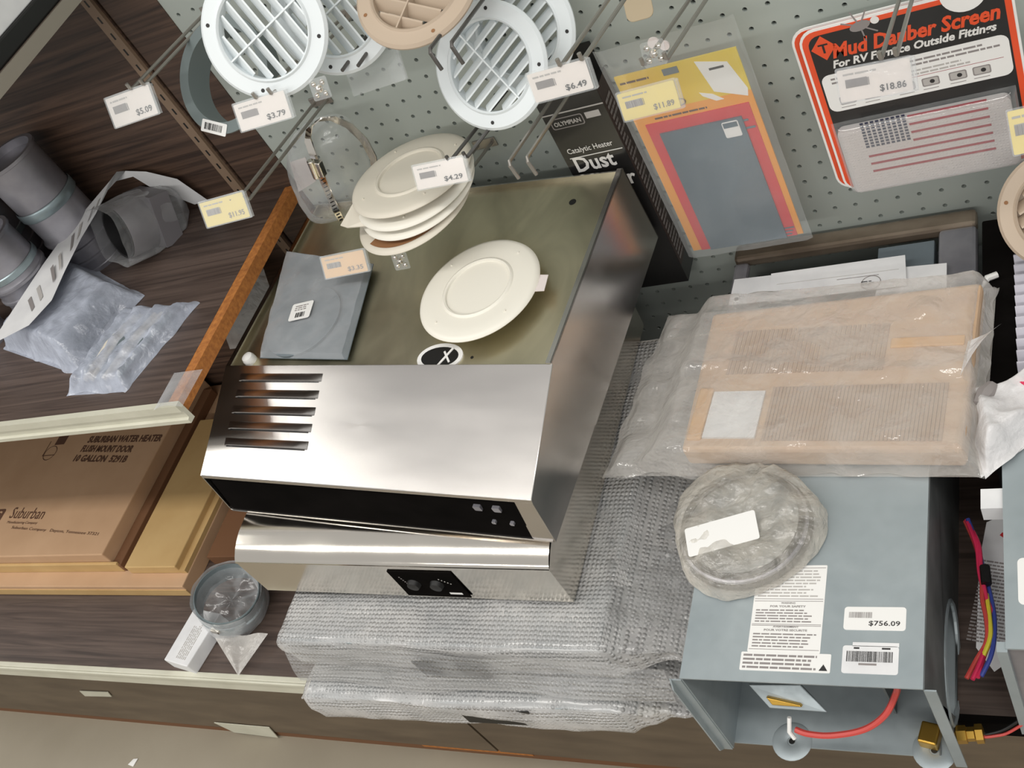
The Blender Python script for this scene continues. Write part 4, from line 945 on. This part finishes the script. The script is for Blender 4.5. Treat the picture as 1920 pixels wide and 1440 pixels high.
m = MB(); q = [Zp(998, 515, 7.95), Zp(1028, 515, 7.95), Zp(1020, 545, 7.95), Zp(1000, 546, 7.95)]; m.slab([Vector((p.x, p.y, p.z)) for p in q][::-1], .03, 'paperwarm'); tag(m.build('paper_label', smooth=0), 'small pale sticker poking out from under the single plate', 'label')
zst = 11.1
base_c = Zp(775, 384, zst)
plate(Rot(10, 2, -2, base_c), 'lowest almond plate of the hook stack, with a brown glue stain', 'plateold', 3.15, mark=True)
c1 = Zp(780, 358, zst+.55); plate(Rot(40, 3, -1, c1), 'almond plate second from the bottom of the hook stack', 'plate', 3.1)
c2 = Zp(775, 342, zst+.95); plate(Rot(70, 3, 0, c2), 'almond plate just under the top one of the hook stack', 'plate', 3.15)
c3 = Zp(769, 325, zst+1.38); plate(Rot(100, 3, 3, c3), 'topmost almond plate of the hook stack, dusty', 'plateold', 3.15)
m = MB(); q = [Zp(640, 424, zst+.9), Zp(652, 428, zst+.8), Zp(690, 425, zst+.7), Zp(735, 395, zst+1), Zp(690, 360, zst+1.4), Zp(662, 385, zst+1.2)]
m.slab(q[::-1], .08, 'plateold'); tag(m.build('plate_tab', smooth=0), 'pale plastic tab sticking out at the left of the plate stack', 'vent part')
# ================================================================== GREY PLATE IN A BAG ON THE HOOD
zz0 = 8.05
q = [Zp(488, 672, zz0-.45), Zp(652, 675, zz0-.6), Zp(698, 492, zz0), Zp(540, 472, zz0+.1)]
n_ = (q[1]-q[0]).cross(q[3]-q[0]).normalized(); Fg = basis(q[0], q[1]-q[0], n_)
t = thing('bagged_grey_plate', 'grey round plate in a clear bag with a white sticker, lying on the steel hood', 'vent part', None, F=Fg)
cg = Fg.inverted() @ on_plane((572, 606), q[0], n_)
m = MB(Fg); m.lathe([(0, .22), (2.2, .22), (2.26, .19), (2.26, .05), (0, .05)], 'graymat', Matrix.Translation((cg.x+.0, cg.y, 0)), 56); m.build('plate', t, 35)
ql = [Fg.inverted() @ p for p in q]
m = MB(Fg); m.prism([(p.x, p.y) for p in ql], 0.0, .04, 'graymat'); m.build('backing_card', t, 0)
m = MB(Fg)
m.grid(lambda u, v: (lambda p: (p.x, p.y, .30+.05*nse(p.x*1.2, p.y*1.2, 2)+.10*abs(nse(p.x*.8, p.y*.8, 8)) if 0 < u < 1 and 0 < v < 1 else .0))((ql[0]*(1-u)+ql[1]*u)*(1-v)+(ql[3]*(1-u)+ql[2]*u)*v), 30, 34, 'film'); m.build('bag', t)
a = Fg.inverted() @ on_plane((549, 613), q[0], n_); b = Fg.inverted() @ on_plane((594, 577), q[0], n_)
Fk = Fg @ Matrix.Translation((a.x, a.y, .44)) @ Matrix.Rotation(.22, 4, 'Z')
m = MB(); m.prism(rrect(0, 0, 1.35, 1.15, .12), 0, .02, 'label', Fk); m.barcode(Fk, .4, .15, .6, .32, 'ink', d=.03, n=10); m.lines(Fk, .25, .6, .9, .4, 3, 'inkgray', d=.03); m.build('sticker', t, 0)
# ================================================================== BLACK DUST COVER BOX
t = thing('dust_cover_box', 'tall narrow black carton reading Dust Cover standing between hood and pegboard', 'box', (-8.5, -1.1, -.5))
bx0, bx1, by0, by1, bz0, bz1 = -10.15, -6.95, -2.0, -.3, -.6, 12.2
m = MB(); m.box(bx0, bx1, by0, by1, bz0, bz1, 'pkgblack'); m.box(bx1, bx1+.012, by0+.02, by1, bz0+1.2, bz1, 'pkgbrown')
m.build('carton', t, 0)
m = MB(); m.box(bx0+.3, bx1-.1, by1-.1, by1, bz1-.2, bz1+1.5, 'black'); m.build('hang_flap', t, 0)
Ff = Matrix(((1, 0, 0, bx0), (0, 0, -1, by0), (0, 1, 0, bz0), (0, 0, 0, 1)))
bw = bx1-bx0; hz = bz1-bz0
q = lambda px: (lambda p: (p.x-bx0, p.z-bz0))(Yp(*px, by0))
m = MB()
u0, v0 = q((1048, 292)); m.text('Catalytic Heater', Ff, .35, q((1050, 296))[1], 2.4, .42, 'pkgtext', bold=.01)
m.rect(.3, q((1046, 302))[1]-.05, bw-.1, q((1046, 302))[1], .02, 'pkgtext', Ff)
m.text('Dust', Ff, .4, q((1072, 326))[1], 2.1, .95, 'pkgtext', bold=.025)
m.text('Cover', Ff, .4, q((1072, 326))[1]-1.3, 2.7, .95, 'pkgtext', bold=.025)
vl = q((1025, 248))[1]; m.prism(rrect(.25, vl, 1.95, vl+.62, .12), 0, .012, 'inkgray', Ff); m.prism(rrect(.3, vl+.05, 1.9, vl+.57, .1), .012, .016, 'pkgblack', Ff); m.text('OLYMPIAN', Ff, .4, vl+.17, 1.4, .26, 'inkfaint', bold=.03)
m.rect(2.1, vl+.25, 2.85, vl+.6, .02, 'inkfaint', Ff); m.rect(0, vl+.85, bw, vl+.92, .02, 'inkfaint', Ff)
Fs = Matrix(((0, 0, 1, bx1+.014), (1, 0, 0, by0), (0, 1, 0, bz0), (0, 0, 0, 1)))
m.lines(Fs, .2, 1.4, 1.1, hz-2.2, 34, 'inkgray', fill=.5, jit=.6)
m.build('printing', t, 0)
# ================================================================== YELLOW CARDED SCREEN
yc = -2.6
TL, TR, BL, BR = Yp(1150, 145, yc), Yp(1390, 118, yc), Yp(1300, 462, yc), Yp(1515, 467, yc)
xx0, xx1, z0_, z1_ = TL.x, TR.x, BL.z-.3, TL.z-.05
Fy = Matrix(((1, 0, 0, xx0), (0, 0, -1, yc), (0, 1, 0, z0_), (0, 0, 0, 1))); wy, hy = xx1-xx0, z1_-z0_
t = thing('carded_screen', 'yellow and red card with a grey metal screen in a clear bag on the pegboard', 'package', None, F=Fy)
m = MB(Fy); m.box(0, wy, hy*.80, hy, -.1, 0, 'yellow'); m.box(0, wy, 0, hy*.80, -.1, 0, 'amber'); m.build('card', t, 0)
m = MB(Fy); m.box(.45, wy-.28, .0, hy*.745, 0, .04, 'redpkg'); m.build('red_frame', t, 0)
m = MB(Fy); m.box(.95, wy-.78, .0, hy*.69, .04, .12, 'screenblue')
for k in range(3): m.rect(wy-.8, .12+.2*k, wy-.5+.1*k, .2+.2*k, .06, 'screenblue')
m.rect(wy-.8, hy*.66, wy-.55, hy*.67, .06, 'screenblue'); m.rect(wy-.8, hy*.62, wy-.35, hy*.63, .06, 'screenblue')
m.build('metal_screen', t, 0)
m = MB(Fy); m.prism(rrect(wy-1.75, hy*.60, wy-1.0, hy*.68, .08), .12, .14, 'label'); m.rect(wy-1.7, hy*.65, wy-1.05, hy*.675, .15, 'screenblue'); m.build('price_sticker', t, 0)
m = MB(Fy); m.prism([(wy-1.9, hy*.985), (wy-.55, hy*.95), (wy-.1, hy*.81), (wy-.2, hy*.775), (wy-1.55, hy*.83)], 0, .02, 'label'); m.prism([(wy-2.2, hy*.84), (wy-1.65, hy*.82), (wy-1.25, hy*.785), (wy-1.6, hy*.785), (wy-2.1, hy*.82)], 0, .02, 'label'); m.rect(wy-1.4, hy*.93, wy-.75, hy*.94, .03, 'ink'); m.build('white_splash', t, 0)
m = MB(Fy); m.lines(Fy, .15, hy*.955, 1.5, .22, 1, 'inkbrown'); m.lines(Fy, 1.0, hy*.755, 2.6, .2, 1, 'inkbrown')
m.text('D', Fy, 2.3, hy*.80, .4, .4, 'inkbrown'); m.box(2.2, 2.9, hy*.955, hy*.985, .0, .03, 'graymat', None); m.build('printing', t, 0)
m = MB(Fy); m.grid(lambda u, v: (-.35+(wy+.75)*u, -.3+(hy+1.9)*v, .22+.06*nse(u*5, v*9, 4)-(.15 if u in (0, 1) else 0)), 20, 40, 'clear'); m.build('bag', t)
m = MB(Fy); m.lathe([(0, .0), (.26, .0), (.26, .1), (0, .1)], 'paperwarm', Matrix.Translation((2.45, hy+1.35, .2)), 18); m.lathe([(0, .0), (.22, .0), (.22, .1), (0, .1)], 'paperwarm', Matrix.Translation((2.85, hy+1.1, .2)), 18); m.build('hang_tab', t)
# ================================================================== MUD DAUBER SCREENS
def mud(dy, dx, dz, label, full):
    y = -2.3+dy; P0 = Yp(1588, 360, y); z = P0.z+dz; x = P0.x+dx
    Fm = Matrix(((1, 0, 0, x), (0, 0, -1, y), (0, 1, 0, z), (0, 0, 0, 1))) @ Matrix.Rotation(math.radians(.4), 4, 'Z')
    WM, HM = 8.1, 8.8
    t = thing('carded_vent_screen', label, 'package', None, 'black and orange carded screens', F=Fm)
    m = MB(Fm); m.prism(rrect(0, 0, WM, HM, .7), -.08, 0, 'label'); m.build('backing', t, 0)
    m = MB(Fm); m.prism(rrect(.10, .10, WM-.10, HM-.10, .62), 0, .01, 'orange'); m.prism(rrect(.34, .3, WM-.34, HM-.32, .5), .01, .016, 'pkgblack'); m.build('printed_card', t, 0)
    if not full: return t
    m = MB(Fm)
    uv = lambda px: (lambda p: (p.x, p.y))(Fm.inverted() @ on_plane(px, Fm.translation, Vector((0, -1, 0))))
    a = uv((1563, 110)); b = uv((1876, 22)); m.text('Mud Dauber Screen', Fm, a[0], a[1], (b[0]-a[0]), .72, 'orange', bold=.035, shear=.25, d=.022)
    a2 = uv((1563, 128)); m.text('For RV Furnace Outside Fittings', Fm, a2[0], a2[1]-.12, (b[0]-a[0])-.1, .5, 'pkgtext', bold=.035, shear=.25, d=.022)
    c0 = uv((1544, 90)); m.prism([(c0[0]-.5, c0[1]), (c0[0], c0[1]-.6), (c0[0]+.5, c0[1]), (c0[0], c0[1]+.6)], .016, .022, 'orange')
    m.text('T', Fm, c0[0]-.2, c0[1]-.25, .4, .45, 'pkgblack', bold=.02, d=.028)
    # wasp drawing
    c1 = uv((1612, 48))
    for k in range(6):
        q = k*PI/6-.9; m.rect(0, -.03, .75, .03, .022, 'inkgray', Matrix.Translation((c1[0], c1[1], 0)) @ Matrix.Rotation(q*1.6, 4, 'Z'))
    m.lathe([(0, .0), (.22, .0)], 'inkgray', Matrix.Translation((c1[0], c1[1], .024)) @ Matrix.Scale(1.9, 4, (1, .2, 0)), 16)
    m.lathe([(0, .0), (.17, .0)], 'pkgtext', Matrix.Translation((c1[0]+.6, c1[1]+.1, .026)), 16)
    c2 = uv((1808, 0)); m.lathe([(0, 0), (.85, 0)], 'label', Matrix.Translation((c2[0], c2[1]+.35, .02)), 30)
    a, b = uv((1556, 212)), uv((1908, 130)); 
    wl = WM-.75; yb = uv((1556, 214))[1]+.05; yt = uv((1546, 146))[1]+.1
    m.prism(rrect(.42, yb, WM-.42, yt, .35), .016, .022, 'label')
    m.lines(Fm, .8, yt-.55, wl-.6, .4, 2, 'inkgray', d=.028); m.lines(Fm, 3.6, yt-1.0, 2.6, .35, 2, 'inkfaint', d=.028)
    m.rect(3.2, yb+.88, WM-.7, yb+.90, .026, 'flagred')
    for k, xx in enumerate((.9, 1.9, 3.3, 4.25, 5.3, 6.2)):
        m.prism(rrect(xx, yb+.3, xx+.68, yb+.72, .08), .022, .026, 'inkgray'); m.prism(rrect(xx+.05, yb+.35, xx+.63, yb+.67, .06), .026, .028, 'inkfaint'); m.lathe([(0, 0), (.1, 0)], 'ink', Matrix.Translation((xx+.4, yb+.51, .03)), 12); m.rect(xx, yb+.15, xx+.6, yb+.18, .026, 'inkgray')
    m.build('printing', t, 0)
    # screen inside a clear blister
    m = MB(Fm); ys = uv((1566, 238))[1]; m.prism(rrect(.45, .12, WM-.7, ys, .3), .06, .35, 'mesh'); m.build('wire_screen', t, 40)
    m = MB(Fm); (fx0, fy1), (fx1, fy0) = uv((1612, 222)), uv((1868, 270)); fx0 -= .0
    for k in range(7):
        yy = fy1-.13-(fy1-fy0)*(2*k)/13
        m.rect(fx0 if k > 3 else fx0+1.95, yy-.07, fx1, yy+.04, .365, 'flagred')
    m.build('flag_stripes', t, 0)
    m = MB(Fm)
    for r_ in range(9):
        for c in range(9):
            m.rect(fx0+.215*c, fy1-.16*r_-.1, fx0+.215*c+.14, fy1-.16*r_, .365, 'navy')
    m.build('flag_canton', t, 0)
    def bl(u, v):
        x_ = .25+(WM-.7)*u; y_ = .02+(ys+.2)*v; e = min(min(u, 1-u)/.07, min(v, 1-v)/.1); k = min(1, e); k = k*(2-k)
        return (x_, y_, .03+.55*k+.02*nse(x_*3, y_*3, 5))
    m = MB(Fm); m.grid(bl, 50, 30, 'clear'); m.build('blister', t)
    return t
mud(.3, -.28, .22, 'black and orange carded screen behind the front one', False)
mud(0, 0, 0, 'front black and orange card reading Mud Dauber Screen with a flag-printed screen', True)
